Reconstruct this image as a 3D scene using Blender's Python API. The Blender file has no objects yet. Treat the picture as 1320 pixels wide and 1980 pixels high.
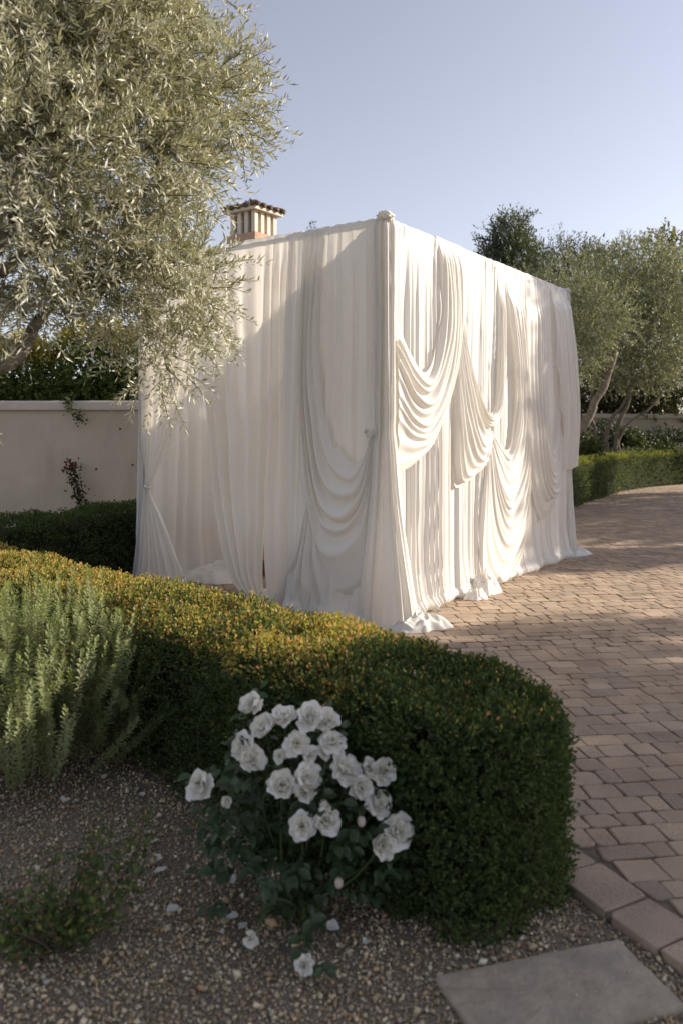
import bpy, math, random
import numpy as np
from mathutils import Vector, Matrix

# ------------------------------------------------------------------ camera, sky, sun
SC = bpy.context.scene
COL = SC.collection
FPX, CX, HY, CAMZ = 1543.0, 660.0, 827.0, 1.65          # photograph: 1320 x 1980
cam_d = bpy.data.cameras.new('camera')
cam_d.sensor_fit = 'VERTICAL'
cam_d.sensor_height = 36.0
cam_d.sensor_width = 24.0
cam_d.lens = 36.0 * FPX / 1980.0
cam_d.shift_y = -(990.0 - HY) / 1980.0
cam_d.clip_end = 2000
cam_d.dof.use_dof = True
cam_d.dof.focus_distance = 6.8
cam_d.dof.aperture_fstop = 2.4
cam = bpy.data.objects.new('camera', cam_d)
cam.location = (0, 0, CAMZ)
cam.rotation_euler = (math.radians(90), 0, 0)
COL.objects.link(cam)
SC.camera = cam

SUN_EL = math.radians(23.0)
SH = np.array([-0.975, -0.22]); SH = SH / np.linalg.norm(SH)     # horizontal travel of the sunlight
world = bpy.data.worlds.new('World')
SC.world = world
world.use_nodes = True
wn = world.node_tree.nodes; wl = world.node_tree.links
sky = wn.new('ShaderNodeTexSky')
sky.sky_type = 'NISHITA'
sky.sun_disc = False
sky.sun_elevation = SUN_EL
sky.sun_rotation = math.atan2(-SH[0], -SH[1])
sky.air_density = 1.0
sky.dust_density = 0.9
sky.ozone_density = 2.5
hs = wn.new('ShaderNodeHueSaturation')
hs.inputs['Saturation'].default_value = 0.50
tint = wn.new('ShaderNodeMix'); tint.data_type = 'RGBA'; tint.blend_type = 'MULTIPLY'
tint.inputs[0].default_value = 1.0
tint.inputs[7].default_value = (1.05, 0.98, 1.0, 1)
wl.new(sky.outputs[0], hs.inputs['Color'])
wl.new(hs.outputs[0], tint.inputs[6])
wl.new(tint.outputs[2], wn['Background'].inputs[0])
wn['Background'].inputs[1].default_value = 0.092

sun_d = bpy.data.lights.new('sun', 'SUN')
sun_d.energy = 3.8
sun_d.angle = math.radians(0.55)
sun_d.color = (1.0, 0.89, 0.74)
sun = bpy.data.objects.new('sun', sun_d)
sd = Vector((SH[0] * math.cos(SUN_EL), SH[1] * math.cos(SUN_EL), -math.sin(SUN_EL)))
sun.rotation_euler = sd.to_track_quat('-Z', 'Y').to_euler()
sun.location = (20, 8, 15)
COL.objects.link(sun)

SC.view_settings.view_transform = 'Standard'
SC.view_settings.look = 'None'
SC.view_settings.gamma = 1.0
SC.view_settings.exposure = 1.05
SC.view_settings.use_curve_mapping = False
SC.cycles.use_denoising = True
SC.cycles.max_bounces = 7
SC.cycles.diffuse_bounces = 4
SC.cycles.transmission_bounces = 5
SC.cycles.transparent_max_bounces = 12
SC.cycles.sample_clamp_indirect = 6.0

# ------------------------------------------------------------------ helpers
R_ = np.random.default_rng(7)
random.seed(7)
def rng(s): return np.random.default_rng(s)

def PX(x, y, Y):
    """photo pixel at a known distance Y -> world point"""
    return np.array([(x - CX) * Y / FPX, Y, CAMZ - (y - HY) * Y / FPX])
def GX(x, y, z=0.0):
    """photo pixel on a horizontal plane z -> world point"""
    Y = FPX * (CAMZ - z) / (y - HY)
    return np.array([(x - CX) * Y / FPX, Y, z])

_T = np.random.default_rng(99).uniform(-1, 1, 8192)
def vn1(x, seed=0):
    x = np.asarray(x, float) + seed * 37.13
    i = np.floor(x).astype(int); f = x - i; f = f * f * f * (f * (f * 6 - 15) + 10)
    return _T[i % 8192] * (1 - f) + _T[(i + 1) % 8192] * f
def vn2(x, y, seed=0):
    x = np.asarray(x, float) + seed * 17.31; y = np.asarray(y, float) + seed * 9.77
    x, y = np.broadcast_arrays(x, y)
    i = np.floor(x).astype(int); j = np.floor(y).astype(int)
    f = x - i; g = y - j
    f = f * f * f * (f * (f * 6 - 15) + 10); g = g * g * (3 - 2 * g)
    def h(a, b): return _T[((a * 7349) ^ (b * 9157 + 1013)) % 8192]
    return (h(i, j) * (1 - f) + h(i + 1, j) * f) * (1 - g) + (h(i, j + 1) * (1 - f) + h(i + 1, j + 1) * f) * g
def vn3(p, s=1.0, seed=0):
    p = np.asarray(p) * s
    return (vn2(p[:, 0] + .31 * p[:, 2], p[:, 1], seed) + vn2(p[:, 1], p[:, 2] + .2 * p[:, 0], seed + 5) + vn2(p[:, 2], p[:, 0], seed + 9)) / 1.8

def tag(o, label=None, cat=None, group=None, kind=None):
    if label: o['label'] = label
    if cat: o['category'] = cat
    if group: o['group'] = group
    if kind: o['kind'] = kind
    return o
def empty(name, loc=(0, 0, 0)):
    o = bpy.data.objects.new(name, None)
    o.empty_display_size = 0.1
    o.location = Vector([float(v) for v in loc])
    COL.objects.link(o)
    return o
def mesh(name, V, F, mat=None, smooth=True, col=None):
    V = np.asarray(V, np.float32)
    if not isinstance(F, list): F = [F]
    F = [np.asarray(f, np.int32) for f in F if len(f)]
    me = bpy.data.meshes.new(name)
    me.vertices.add(len(V)); me.vertices.foreach_set('co', V.ravel())
    nl = sum(f.size for f in F); npoly = sum(len(f) for f in F)
    me.loops.add(nl); me.loops.foreach_set('vertex_index', np.concatenate([f.ravel() for f in F]))
    me.polygons.add(npoly)
    tot = np.concatenate([np.full(len(f), f.shape[1], np.int32) for f in F])
    st = np.concatenate([[0], np.cumsum(tot)[:-1]]).astype(np.int32)
    me.polygons.foreach_set('loop_start', st)
    me.polygons.foreach_set('loop_total', tot)
    me.polygons.foreach_set('use_smooth', np.full(npoly, smooth))
    if mat: me.materials.append(mat)
    if col is not None:
        a = me.color_attributes.new('Col', 'FLOAT_COLOR', 'POINT')
        c = np.ones((len(V), 4), np.float32); c[:, :3] = col
        a.data.foreach_set('color', c.ravel())
    me.update(calc_edges=True)
    return me
def mk(name, V, F, mat=None, parent=None, smooth=True, col=None, kind=None):
    V = np.asarray(V, float)
    if parent is not None:
        V = V - np.array(world_loc(parent))
    o = bpy.data.objects.new(name, mesh(name, V, F, mat, smooth, col))
    COL.objects.link(o)
    if parent is not None: o.parent = parent
    if kind: o['kind'] = kind
    return o
def world_loc(o):
    l = Vector(o.location)
    while o.parent is not None:
        o = o.parent; l = l + Vector(o.location)
    return l
def inst(name, me, loc, rot=None, scale=None, parent=None):
    o = bpy.data.objects.new(name, me)
    l = Vector([float(v) for v in loc])
    if parent is not None:
        o.parent = parent; l = l - world_loc(parent)
    o.location = l
    if rot is not None: o.rotation_euler = rot
    if scale is not None: o.scale = scale
    COL.objects.link(o)
    return o
def grid_faces(nu, nv, closed_v=False):
    i = np.arange(nu - 1)[:, None]; m = nv if closed_v else nv - 1
    j = np.arange(m)[None, :]
    a = i * nv + j; b = i * nv + (j + 1) % nv; c = (i + 1) * nv + (j + 1) % nv; d = (i + 1) * nv + j
    return np.stack([a, b, c, d], -1).reshape(-1, 4)
class MB:
    """collects simple solids into one mesh"""
    def __init__(s): s.V = []; s.Q = []; s.T = []; s.n = 0
    def add(s, V, Q=(), T=()):
        V = np.asarray(V, float); s.V.append(V)
        if len(Q): s.Q.append(np.asarray(Q) + s.n)
        if len(T): s.T.append(np.asarray(T) + s.n)
        s.n += len(V)
    def box(s, x0, x1, y0, y1, z0, z1, rz=0, c=(0, 0, 0)):
        V = np.array([[x, y, z] for z in (z0, z1) for y in (y0, y1) for x in (x0, x1)], float)
        if rz:
            ca, sa = math.cos(rz), math.sin(rz)
            V = np.c_[V[:, 0] * ca - V[:, 1] * sa, V[:, 0] * sa + V[:, 1] * ca, V[:, 2]]
        s.add(V + np.array(c), [[0, 2, 3, 1], [4, 5, 7, 6], [0, 1, 5, 4], [2, 6, 7, 3], [0, 4, 6, 2], [1, 3, 7, 5]])
    def tube(s, pts, rad, n=8, jit=0.0, seed=0):
        P = np.asarray(pts, float); m = len(P); rad = np.broadcast_to(np.asarray(rad, float), (m,))
        tg = np.gradient(P, axis=0); tg /= np.linalg.norm(tg, axis=1)[:, None] + 1e-9
        ref = np.array([0.31, 0.2, 0.93]) if abs(tg[0][2]) < .8 else np.array([1., .1, 0])
        A = np.cross(tg, ref); A /= np.linalg.norm(A, axis=1)[:, None] + 1e-9
        B = np.cross(tg, A)
        th = np.linspace(0, 2 * math.pi, n, endpoint=False)
        rr = rad[:, None] * (1 + jit * vn2(th[None, :] * 1.3, np.arange(m)[:, None] * .6, seed))
        V = P[:, None, :] + rr[..., None] * (np.cos(th)[None, :, None] * A[:, None, :] + np.sin(th)[None, :, None] * B[:, None, :])
        V = np.concatenate([V.reshape(-1, 3), P[:1], P[-1:]])
        Q = grid_faces(m, n, True); k = m * n
        j = np.arange(n); j2 = (j + 1) % n
        T = np.concatenate([np.stack([np.full(n, k), j2, j], 1), np.stack([np.full(n, k + 1), (m - 1) * n + j, (m - 1) * n + j2], 1)])
        s.add(V, Q, T)
    def build(s, name, mat, parent=None, smooth=True, col=None, kind=None):
        F = []
        if s.Q: F.append(np.concatenate(s.Q))
        if s.T: F.append(np.concatenate(s.T))
        return mk(name, np.concatenate(s.V), F, mat, parent, smooth, col, kind)
def catmull(pts, n):
    P = np.asarray(pts, float)
    if len(P) == 2:
        t = np.linspace(0, 1, n)[:, None]; return P[:1] * (1 - t) + P[1:] * t
    Q = np.vstack([2 * P[0] - P[1], P, 2 * P[-1] - P[-2]])
    out = []
    t = np.linspace(0, 1, 24, endpoint=False)[:, None]
    for i in range(1, len(Q) - 2):
        a, b, c, d = Q[i - 1], Q[i], Q[i + 1], Q[i + 2]
        out.append(0.5 * (2 * b + (c - a) * t + (2 * a - 5 * b + 4 * c - d) * t ** 2 + (3 * b - a - 3 * c + d) * t ** 3))
    out = np.vstack(out + [P[-1:]])
    L = np.r_[0, np.cumsum(np.linalg.norm(np.diff(out, axis=0), axis=1))]
    s = np.linspace(0, L[-1], n)
    return np.stack([np.interp(s, L, out[:, k]) for k in range(out.shape[1])], 1)
def unit(v): return v / (np.linalg.norm(v, axis=-1, keepdims=True) + 1e-9)

# ------------------------------------------------------------------ materials
def mat_new(name):
    m = bpy.data.materials.new(name); m.use_nodes = True
    nt = m.node_tree
    return m, nt, nt.nodes, nt.links, nt.nodes['Principled BSDF'], nt.nodes['Material Output']
def rgb(c): return (c[0], c[1], c[2], 1)
def mat_noise(name, c1, c2, scale=6, rough=.9, bump=.2, bscale=60, detail=6, spec=.2, c3=None, s3=1.2, bdist=.01, zst=1.0):
    m, nt, N, L, P, O = mat_new(name)
    tc = N.new('ShaderNodeNewGeometry')
    a = N.new('ShaderNodeTexNoise'); a.inputs['Scale'].default_value = scale; a.inputs['Detail'].default_value = detail
    a.inputs['Roughness'].default_value = .65
    r = N.new('ShaderNodeValToRGB'); r.color_ramp.elements[0].color = rgb(c1); r.color_ramp.elements[1].color = rgb(c2)
    r.color_ramp.elements[0].position = .32; r.color_ramp.elements[1].position = .68
    L.new(tc.outputs['Position'], a.inputs['Vector']); L.new(a.outputs['Fac'], r.inputs[0])
    out = r.outputs[0]
    if c3 is not None:
        b = N.new('ShaderNodeTexNoise'); b.inputs['Scale'].default_value = s3; b.inputs['Detail'].default_value = 4
        mp = N.new('ShaderNodeMapping'); mp.inputs['Scale'].default_value = (1, 1, zst); L.new(tc.outputs['Position'], mp.inputs['Vector']); L.new(mp.outputs[0], b.inputs['Vector'])
        rr = N.new('ShaderNodeMapRange'); rr.inputs[1].default_value = .5; rr.inputs[2].default_value = .7
        L.new(b.outputs['Fac'], rr.inputs[0])
        mx = N.new('ShaderNodeMix'); mx.data_type = 'RGBA'; mx.inputs[7].default_value = rgb(c3)
        L.new(rr.outputs[0], mx.inputs[0]); L.new(out, mx.inputs[6]); out = mx.outputs[2]
    L.new(out, P.inputs['Base Color'])
    P.inputs['Roughness'].default_value = rough; P.inputs['Specular IOR Level'].default_value = spec
    if bump:
        n = N.new('ShaderNodeTexNoise'); n.inputs['Scale'].default_value = bscale; n.inputs['Detail'].default_value = 8
        bp = N.new('ShaderNodeBump'); bp.inputs['Strength'].default_value = bump; bp.inputs['Distance'].default_value = bdist
        L.new(tc.outputs['Position'], n.inputs['Vector']); L.new(n.outputs['Fac'], bp.inputs['Height']); L.new(bp.outputs[0], P.inputs['Normal'])
    return m
def mat_leaf(name, trans=.35, rough=.5, spec=.35, back=None, tmul=(1.25, 1.2, .6)):
    """two-sided leaf: colour from the mesh, light shines through, the underside may be paler"""
    m, nt, N, L, P, O = mat_new(name)
    at = N.new('ShaderNodeAttribute'); at.attribute_name = 'Col'
    c = at.outputs['Color']
    if back:
        g = N.new('ShaderNodeNewGeometry')
        mx = N.new('ShaderNodeMix'); mx.data_type = 'RGBA'; mx.blend_type = 'MIX'
        mx.inputs[7].default_value = rgb(back)
        k = N.new('ShaderNodeMath'); k.operation = 'MULTIPLY'; k.inputs[1].default_value = .75
        L.new(g.outputs['Backfacing'], k.inputs[0]); L.new(k.outputs[0], mx.inputs[0]); L.new(c, mx.inputs[6]); c = mx.outputs[2]
    L.new(c, P.inputs['Base Color'])
    P.inputs['Roughness'].default_value = rough; P.inputs['Specular IOR Level'].default_value = spec
    t = N.new('ShaderNodeBsdfTranslucent')
    mm = N.new('ShaderNodeMix'); mm.data_type = 'RGBA'; mm.blend_type = 'MULTIPLY'; mm.inputs[0].default_value = 1
    mm.inputs[7].default_value = rgb(tmul); L.new(c, mm.inputs[6]); L.new(mm.outputs[2], t.inputs[0])
    s = N.new('ShaderNodeMixShader'); s.inputs[0].default_value = trans
    L.new(P.outputs[0], s.inputs[1]); L.new(t.outputs[0], s.inputs[2]); L.new(s.outputs[0], O.inputs[0])
    return m
def mat_cloth(name, c, trans=.3, sheer=0.0, rough=.55, tc_=(.95, .89, .79)):
    m, nt, N, L, P, O = mat_new(name)
    g = N.new('ShaderNodeNewGeometry')
    n = N.new('ShaderNodeTexNoise'); n.inputs['Scale'].default_value = 2.2; n.inputs['Detail'].default_value = 5
    r = N.new('ShaderNodeValToRGB'); r.color_ramp.elements[0].color = rgb([v * .94 for v in c]); r.color_ramp.elements[1].color = rgb(c)
    L.new(g.outputs['Position'], n.inputs['Vector']); L.new(n.outputs['Fac'], r.inputs[0]); L.new(r.outputs[0], P.inputs['Base Color'])
    P.inputs['Roughness'].default_value = rough; P.inputs['Specular IOR Level'].default_value = .28
    P.inputs['Sheen Weight'].default_value = .15; P.inputs['Sheen Roughness'].default_value = .4
    w = N.new('ShaderNodeTexNoise'); w.inputs['Scale'].default_value = 9; w.inputs['Detail'].default_value = 7; w.inputs['Distortion'].default_value = .6
    mp = N.new('ShaderNodeMapping'); mp.inputs['Scale'].default_value = (3, 3, .7)
    L.new(g.outputs['Position'], mp.inputs['Vector']); L.new(mp.outputs[0], w.inputs['Vector'])
    b = N.new('ShaderNodeBump'); b.inputs['Strength'].default_value = .12; b.inputs['Distance'].default_value = .006
    L.new(w.outputs['Fac'], b.inputs['Height']); L.new(b.outputs[0], P.inputs['Normal'])
    t = N.new('ShaderNodeBsdfTranslucent'); t.inputs[0].default_value = rgb(tc_)
    s = N.new('ShaderNodeMixShader'); s.inputs[0].default_value = trans
    L.new(P.outputs[0], s.inputs[1]); L.new(t.outputs[0], s.inputs[2])
    out = s
    if sheer:
        tr = N.new('ShaderNodeBsdfTransparent'); tr.inputs[0].default_value = (1, .98, .95, 1)
        s2 = N.new('ShaderNodeMixShader'); s2.inputs[0].default_value = sheer
        L.new(s.outputs[0], s2.inputs[1]); L.new(tr.outputs[0], s2.inputs[2]); out = s2
    L.new(out.outputs[0], O.inputs[0])
    return m
def mat_attr(name, rough=.85, spec=.25, speck=.25, sscale=120, bump=.25, bscale=90, bdist=.003):
    m, nt, N, L, P, O = mat_new(name)
    at = N.new('ShaderNodeAttribute'); at.attribute_name = 'Col'
    g = N.new('ShaderNodeNewGeometry')
    n = N.new('ShaderNodeTexNoise'); n.inputs['Scale'].default_value = sscale; n.inputs['Detail'].default_value = 5
    mr = N.new('ShaderNodeMapRange'); mr.inputs[1].default_value = .3; mr.inputs[2].default_value = .7
    mr.inputs[3].default_value = 1 - speck; mr.inputs[4].default_value = 1 + speck
    n2 = N.new('ShaderNodeTexNoise'); n2.inputs['Scale'].default_value = 3.1; n2.inputs['Detail'].default_value = 6
    mr2 = N.new('ShaderNodeMapRange'); mr2.inputs[1].default_value = .3; mr2.inputs[2].default_value = .7
    mr2.inputs[3].default_value = .8; mr2.inputs[4].default_value = 1.15
    L.new(g.outputs['Position'], n.inputs['Vector']); L.new(n.outputs['Fac'], mr.inputs[0])
    L.new(g.outputs['Position'], n2.inputs['Vector']); L.new(n2.outputs['Fac'], mr2.inputs[0])
    mu = N.new('ShaderNodeMath'); mu.operation = 'MULTIPLY'; L.new(mr.outputs[0], mu.inputs[0]); L.new(mr2.outputs[0], mu.inputs[1])
    vm = N.new('ShaderNodeVectorMath'); vm.operation = 'SCALE'
    L.new(at.outputs['Color'], vm.inputs[0]); L.new(mu.outputs[0], vm.inputs['Scale']); L.new(vm.outputs[0], P.inputs['Base Color'])
    P.inputs['Roughness'].default_value = rough; P.inputs['Specular IOR Level'].default_value = spec
    nb = N.new('ShaderNodeTexNoise'); nb.inputs['Scale'].default_value = bscale; nb.inputs['Detail'].default_value = 6
    bp = N.new('ShaderNodeBump'); bp.inputs['Strength'].default_value = bump; bp.inputs['Distance'].default_value = bdist
    L.new(g.outputs['Position'], nb.inputs['Vector']); L.new(nb.outputs['Fac'], bp.inputs['Height']); L.new(bp.outputs[0], P.inputs['Normal'])
    return m

M = {}
M['cloth'] = mat_cloth('ivory_satin_cloth', (.86, .835, .79), trans=.26, rough=.45)
M['sheer'] = mat_cloth('ivory_sheer_cloth', (.85, .82, .77), trans=.30, sheer=.05, rough=.7)
M['lined'] = mat_cloth('ivory_lined_cloth', (.85, .82, .77), trans=.18, rough=.6)
M['metal'] = mat_noise('dull_steel', (.35, .35, .36), (.42, .42, .43), rough=.4, bump=0)
M['soil'] = mat_noise('dry_earth', (.20, .165, .12), (.30, .25, .185), scale=9, bump=.6, bscale=40)
M['gravel_floor'] = mat_noise('fine_gravel', (.13, .105, .078), (.40, .335, .25), scale=110, bump=1.0, bscale=85, detail=3, bdist=.02)
M['sand'] = mat_noise('joint_sand', (.10, .078, .058), (.19, .148, .11), scale=30, bump=.3)
M['paver'] = mat_attr('tumbled_concrete_paver', speck=.34, sscale=210, bump=.5, bscale=150)
M['far_paving'] = mat_noise('far_paving', (.33, .248, .178), (.40, .303, .22), scale=7, bump=.3, bscale=30)
M['stone'] = mat_attr('gravel_stone', speck=.15, sscale=300, bump=.1, rough=.9)
M['slab'] = mat_noise('slate_slab', (.30, .25, .19), (.43, .365, .285), scale=13, bump=.6, bscale=48, rough=.75, c3=(.28, .245, .20), s3=5, detail=10)
M['stucco'] = mat_noise('cream_stucco', (.44, .385, .30), (.52, .46, .365), scale=1.6, bump=.3, bscale=40, c3=(.38, .33, .255), s3=1.6, zst=.28)
M['coping'] = mat_noise('cream_coping', (.47, .42, .355), (.55, .49, .42), scale=2.3, bump=.15, bscale=45)
M['bark'] = mat_noise('olive_bark', (.10, .085, .066), (.26, .22, .175), scale=14, bump=.8, bscale=30, bdist=.02)
M['twig'] = mat_noise('brown_twig', (.075, .055, .035), (.15, .115, .075), scale=20, bump=.2)
M['stem'] = mat_noise('green_stem', (.05, .075, .025), (.10, .12, .05), scale=20, bump=.1)
M['olive'] = mat_leaf('olive_leaf', trans=.22, rough=.42, spec=.5, back=(.56, .54, .44), tmul=(1.2, 1.15, .7))
M['leaf'] = mat_leaf('small_hedge_leaf', trans=.33, rough=.6, spec=.25)
M['needle'] = mat_leaf('rosemary_needle', trans=.38, rough=.55, spec=.3, back=(.30, .33, .19))
M['farleaf'] = mat_leaf('tree_leaf', trans=.28, rough=.5, spec=.35)
M['roseleaf'] = mat_leaf('rose_leaf', trans=.22, rough=.38, spec=.5)
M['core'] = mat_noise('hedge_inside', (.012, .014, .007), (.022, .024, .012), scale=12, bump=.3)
M['petal'] = mat_leaf('white_rose_petal', trans=.35, rough=.6, spec=.2, tmul=(1.02, 1.0, .95))
M['red'] = mat_leaf('red_flower_petal', trans=.25, rough=.6, spec=.2)
M['cream'] = mat_noise('cream_render', (.56, .50, .42), (.66, .60, .51), scale=3, bump=.1)
M['dark'] = mat_noise('dark_void', (.02, .02, .02), (.035, .032, .03), scale=4, bump=0)
M['terracotta'] = mat_noise('terracotta_tile', (.22, .105, .06), (.40, .22, .13), scale=9, bump=.3, c3=(.10, .085, .07), s3=4)
M['old_tile'] = mat_noise('weathered_tile', (.07, .055, .042), (.20, .135, .09), scale=9, bump=.3, c3=(.06, .06, .055), s3=5)
M['chimney_base'] = mat_noise('chimney_ledge', (.38, .25, .17), (.50, .36, .26), scale=6, bump=.2)
M['wood'] = mat_noise('brown_wood', (.10, .06, .03), (.17, .105, .055), scale=12, bump=.2)
M['tan'] = mat_noise('tan_wood', (.36, .26, .16), (.44, .33, .21), scale=12, bump=.2)
M['skyline'] = mat_noise('dry_hills', (.06, .075, .04), (.10, .11, .06), scale=.2, bump=0)

# ------------------------------------------------------------------ leaf builders
def leaves4(pos, d, nrm, Ln, Wd, fold=.18):
    """diamond leaves: 4 vertices, 2 triangles each"""
    d = unit(d); s = unit(np.cross(d, nrm)); up = np.cross(s, d)
    Ln = np.broadcast_to(Ln, (len(pos),))[:, None]; Wd = np.broadcast_to(Wd, (len(pos),))[:, None]
    mid = pos + d * Ln * .48
    V = np.stack([pos, mid + s * Wd * .5 + up * Wd * fold, pos + d * Ln, mid - s * Wd * .5 + up * Wd * fold], 1)
    k = np.arange(len(pos))[:, None] * 4
    F = np.concatenate([k + np.array([[0, 2, 1]]), k + np.array([[0, 3, 2]])])
    return V.reshape(-1, 3), F, 4
def leaves6(pos, d, nrm, Ln, Wd, bend=.12):
    """narrow lance-shaped leaves: 6 vertices, 4 triangles each, gently arched"""
    d = unit(d); s = unit(np.cross(d, nrm)); up = np.cross(s, d)
    Ln = np.broadcast_to(Ln, (len(pos),))[:, None]; Wd = np.broadcast_to(Wd, (len(pos),))[:, None]
    a = pos + d * Ln * .33 + up * Ln * bend * .7; b = pos + d * Ln * .7 + up * Ln * bend * .75
    V = np.stack([pos, a + s * Wd * .5, a - s * Wd * .5, b + s * Wd * .42, b - s * Wd * .42, pos + d * Ln], 1)
    k = np.arange(len(pos))[:, None] * 6
    T = np.concatenate([k + np.array([[0, 2, 1]]), k + np.array([[3, 4, 5]])])
    Q = k + np.array([[1, 2, 4, 3]])
    return V.reshape(-1, 3), [T, Q], 6
def pick(r, n, cols, w=None, var=.18):
    cols = np.array(cols); w = np.ones(len(cols)) if w is None else np.array(w, float)
    c = cols[r.choice(len(cols), n, p=w / w.sum())]
    return c * (1 + r.uniform(-var, var, (n, 1)))
def sprigs(r, pos, d, nl, step, Ln, Wd, spread=1.0, jit=.35):
    """short shoots: nl leaves spiralling up each shoot; returns leaf pos, dir, normal and shoot index"""
    n = len(pos); d = unit(d)
    ref = unit(r.normal(size=(n, 3)))
    A = unit(np.cross(d, ref)); B = np.cross(d, A)
    k = np.arange(nl)
    th = k[None, :] * 2.4 + r.uniform(0, 6.28, (n, 1))
    rad = np.cos(th)[..., None] * A[:, None] + np.sin(th)[..., None] * B[:, None]
    p = pos[:, None] + d[:, None] * (k[None, :, None] * step) + r.normal(0, step * .3, (n, nl, 3))
    frac = (k / max(nl - 1, 1))[None, :, None]
    ld = rad * spread * (1 - .55 * frac) + d[:, None] * (.35 + .8 * frac) + r.normal(0, jit, (n, nl, 3))
    nm = unit(d[:, None] * 1.0 - rad * .6 + r.normal(0, .35, (n, nl, 3)))
    idx = np.repeat(np.arange(n), nl)
    return p.reshape(-1, 3), ld.reshape(-1, 3), nm.reshape(-1, 3), idx

# ------------------------------------------------------------------ ground
HEDGE_C = np.array([(-5.6, 7.9), (-4.0, 6.95), (-3.2, 6.4), (-2.5, 5.70), (-1.35, 4.73), (-.75, 4.17), (-.2, 3.62), (.18, 3.22), (.452, 2.945)])
EDGE = np.array([(-5.4, 8.35), (-3.8, 7.3), (-2.93, 6.73), (-2.2, 6.1), (-1.05, 5.05), (-.43, 4.45), (.12, 3.92), (.5, 3.5), (.72, 3.1), (.86, 2.8), (1.04, 2.46), (1.22, 2.1), (1.42, 1.55), (1.55, .8), (1.6, -1.5)])
EDGE = catmull(EDGE, 160)
RH = np.array([(3.4, 14.2), (4.35, 15.75), (5.2, 17.2), (6.2, 18.9), (7.4, 20.8), (9.0, 22.6), (11.5, 24.4), (15, 26.2)])   # front foot of the far hedge

def sheet(name, poly, z, mat, kind='structure'):
    V = np.array([(x, y, z) for x, y in poly]); k = len(V)
    o = mk(name, V, [np.arange(k)[None, :]], mat, smooth=False)
    o['kind'] = kind
    return o
sheet('ground', [(-400, -60), (400, -60), (400, 600), (-400, 600)], -.075, M['soil'])
gb = [(-6, -2)] + [(1.6, -2)] + [tuple(p) for p in EDGE[::-1]] + [(-6, 8.4)]
gravel_bed = sheet('gravel_bed', gb, -.034, M['gravel_floor'])
dw = [tuple(p) for p in EDGE] + [(16, -1.5), (24, 12), (24, 27)] + [tuple(p) for p in RH[::-1]] + [(2, 13.5), (-6, 12.5)]
driveway = sheet('driveway', dw, -.008, M['sand'])

# --- pavers
PV, PF = [], []
def poly_paver(poly, r, th=.06, inset=.0045):
    """rounded, slightly uneven block from a convex outline (world xy)"""
    P = np.asarray(poly, float); n = len(P); out = []
    for i in range(n):
        a, b, c = P[i - 1], P[i], P[(i + 1) % n]
        ea, ec = a - b, c - b; la, lc = np.linalg.norm(ea), np.linalg.norm(ec)
        if min(la, lc) < 1e-4: continue
        q = min(.013 * r.uniform(.5, 1.9), la * .3, lc * .3)
        out += [b + ea / la * q, b + (ea / la + ec / lc) * q * .28, b + ec / lc * q] if b[1] < 6 else [b + ea / la * q, b + ec / lc * q]
    O = np.array(out); m = len(O); ctr = O.mean(0)
    O = O + r.normal(0, .0022, O.shape)
    I = ctr + (O - ctr) * (1 - inset * 2 / max(np.ptp(O, axis=0).min(), .05))
    z = r.normal(0, .0013); tx, ty = r.normal(0, .007, 2)
    zt = z + (I - ctr) @ np.array([tx, ty])
    zo = z + (O - ctr) @ np.array([tx, ty]) - inset * .85
    V = np.concatenate([np.c_[O, np.full(m, -th)], np.c_[O, zo], np.c_[I, zt], [[ctr[0], ctr[1], z + .001]]])
    j = np.arange(m); j2 = (j + 1) % m
    Q = np.concatenate([np.stack([j, j2, m + j2, m + j], 1), np.stack([m + j, m + j2, 2 * m + j2, 2 * m + j], 1)])
    if P[0][1] > 6: Q = Q[m:]
    T = np.stack([2 * m + j, 2 * m + j2, np.full(m, 3 * m)], 1)
    return V, Q, T
def edge_side(p):
    """signed distance to the driveway's edge (positive on the paving) and the local frame"""
    a, b = EDGE[:-1], EDGE[1:]; ab = b - a
    t = np.clip(((p - a) * ab).sum(1) / (ab ** 2).sum(1), 0, 1)
    q = a + ab * t[:, None]; dd = np.linalg.norm(p - q, axis=1); i = dd.argmin()
    tg = ab[i] / np.linalg.norm(ab[i]); nr = np.array([-tg[1], tg[0]])
    return float((p - q[i]) @ nr), q[i], nr
PCOL = [(.38, .285, .205), (.36, .268, .192), (.395, .30, .217), (.35, .267, .197), (.375, .28, .20), (.335, .248, .175), (.385, .292, .212), (.33, .257, .193)]
def in_frame(p, m=1.7): return p[1] > 1.3 and -.4278 * p[1] - .6 < p[0] < .4278 * p[1] + m
def clip(poly, q, nr, off):
    out = []; k = len(poly)
    for i in range(k):
        a, b = poly[i], poly[(i + 1) % k]; da = (a - q) @ nr - off; db = (b - q) @ nr - off
        if da >= 0: out.append(a)
        if da * db < 0: out.append(a + (b - a) * da / (da - db))
    return out
rp = rng(3)
pavers = []      # (centre, outline)
ang = math.radians(7.3); ex = np.array([math.cos(ang), math.sin(ang)]); ey = np.array([-ex[1], ex[0]])
BW = .20
v = 1.2; row = 0
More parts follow.
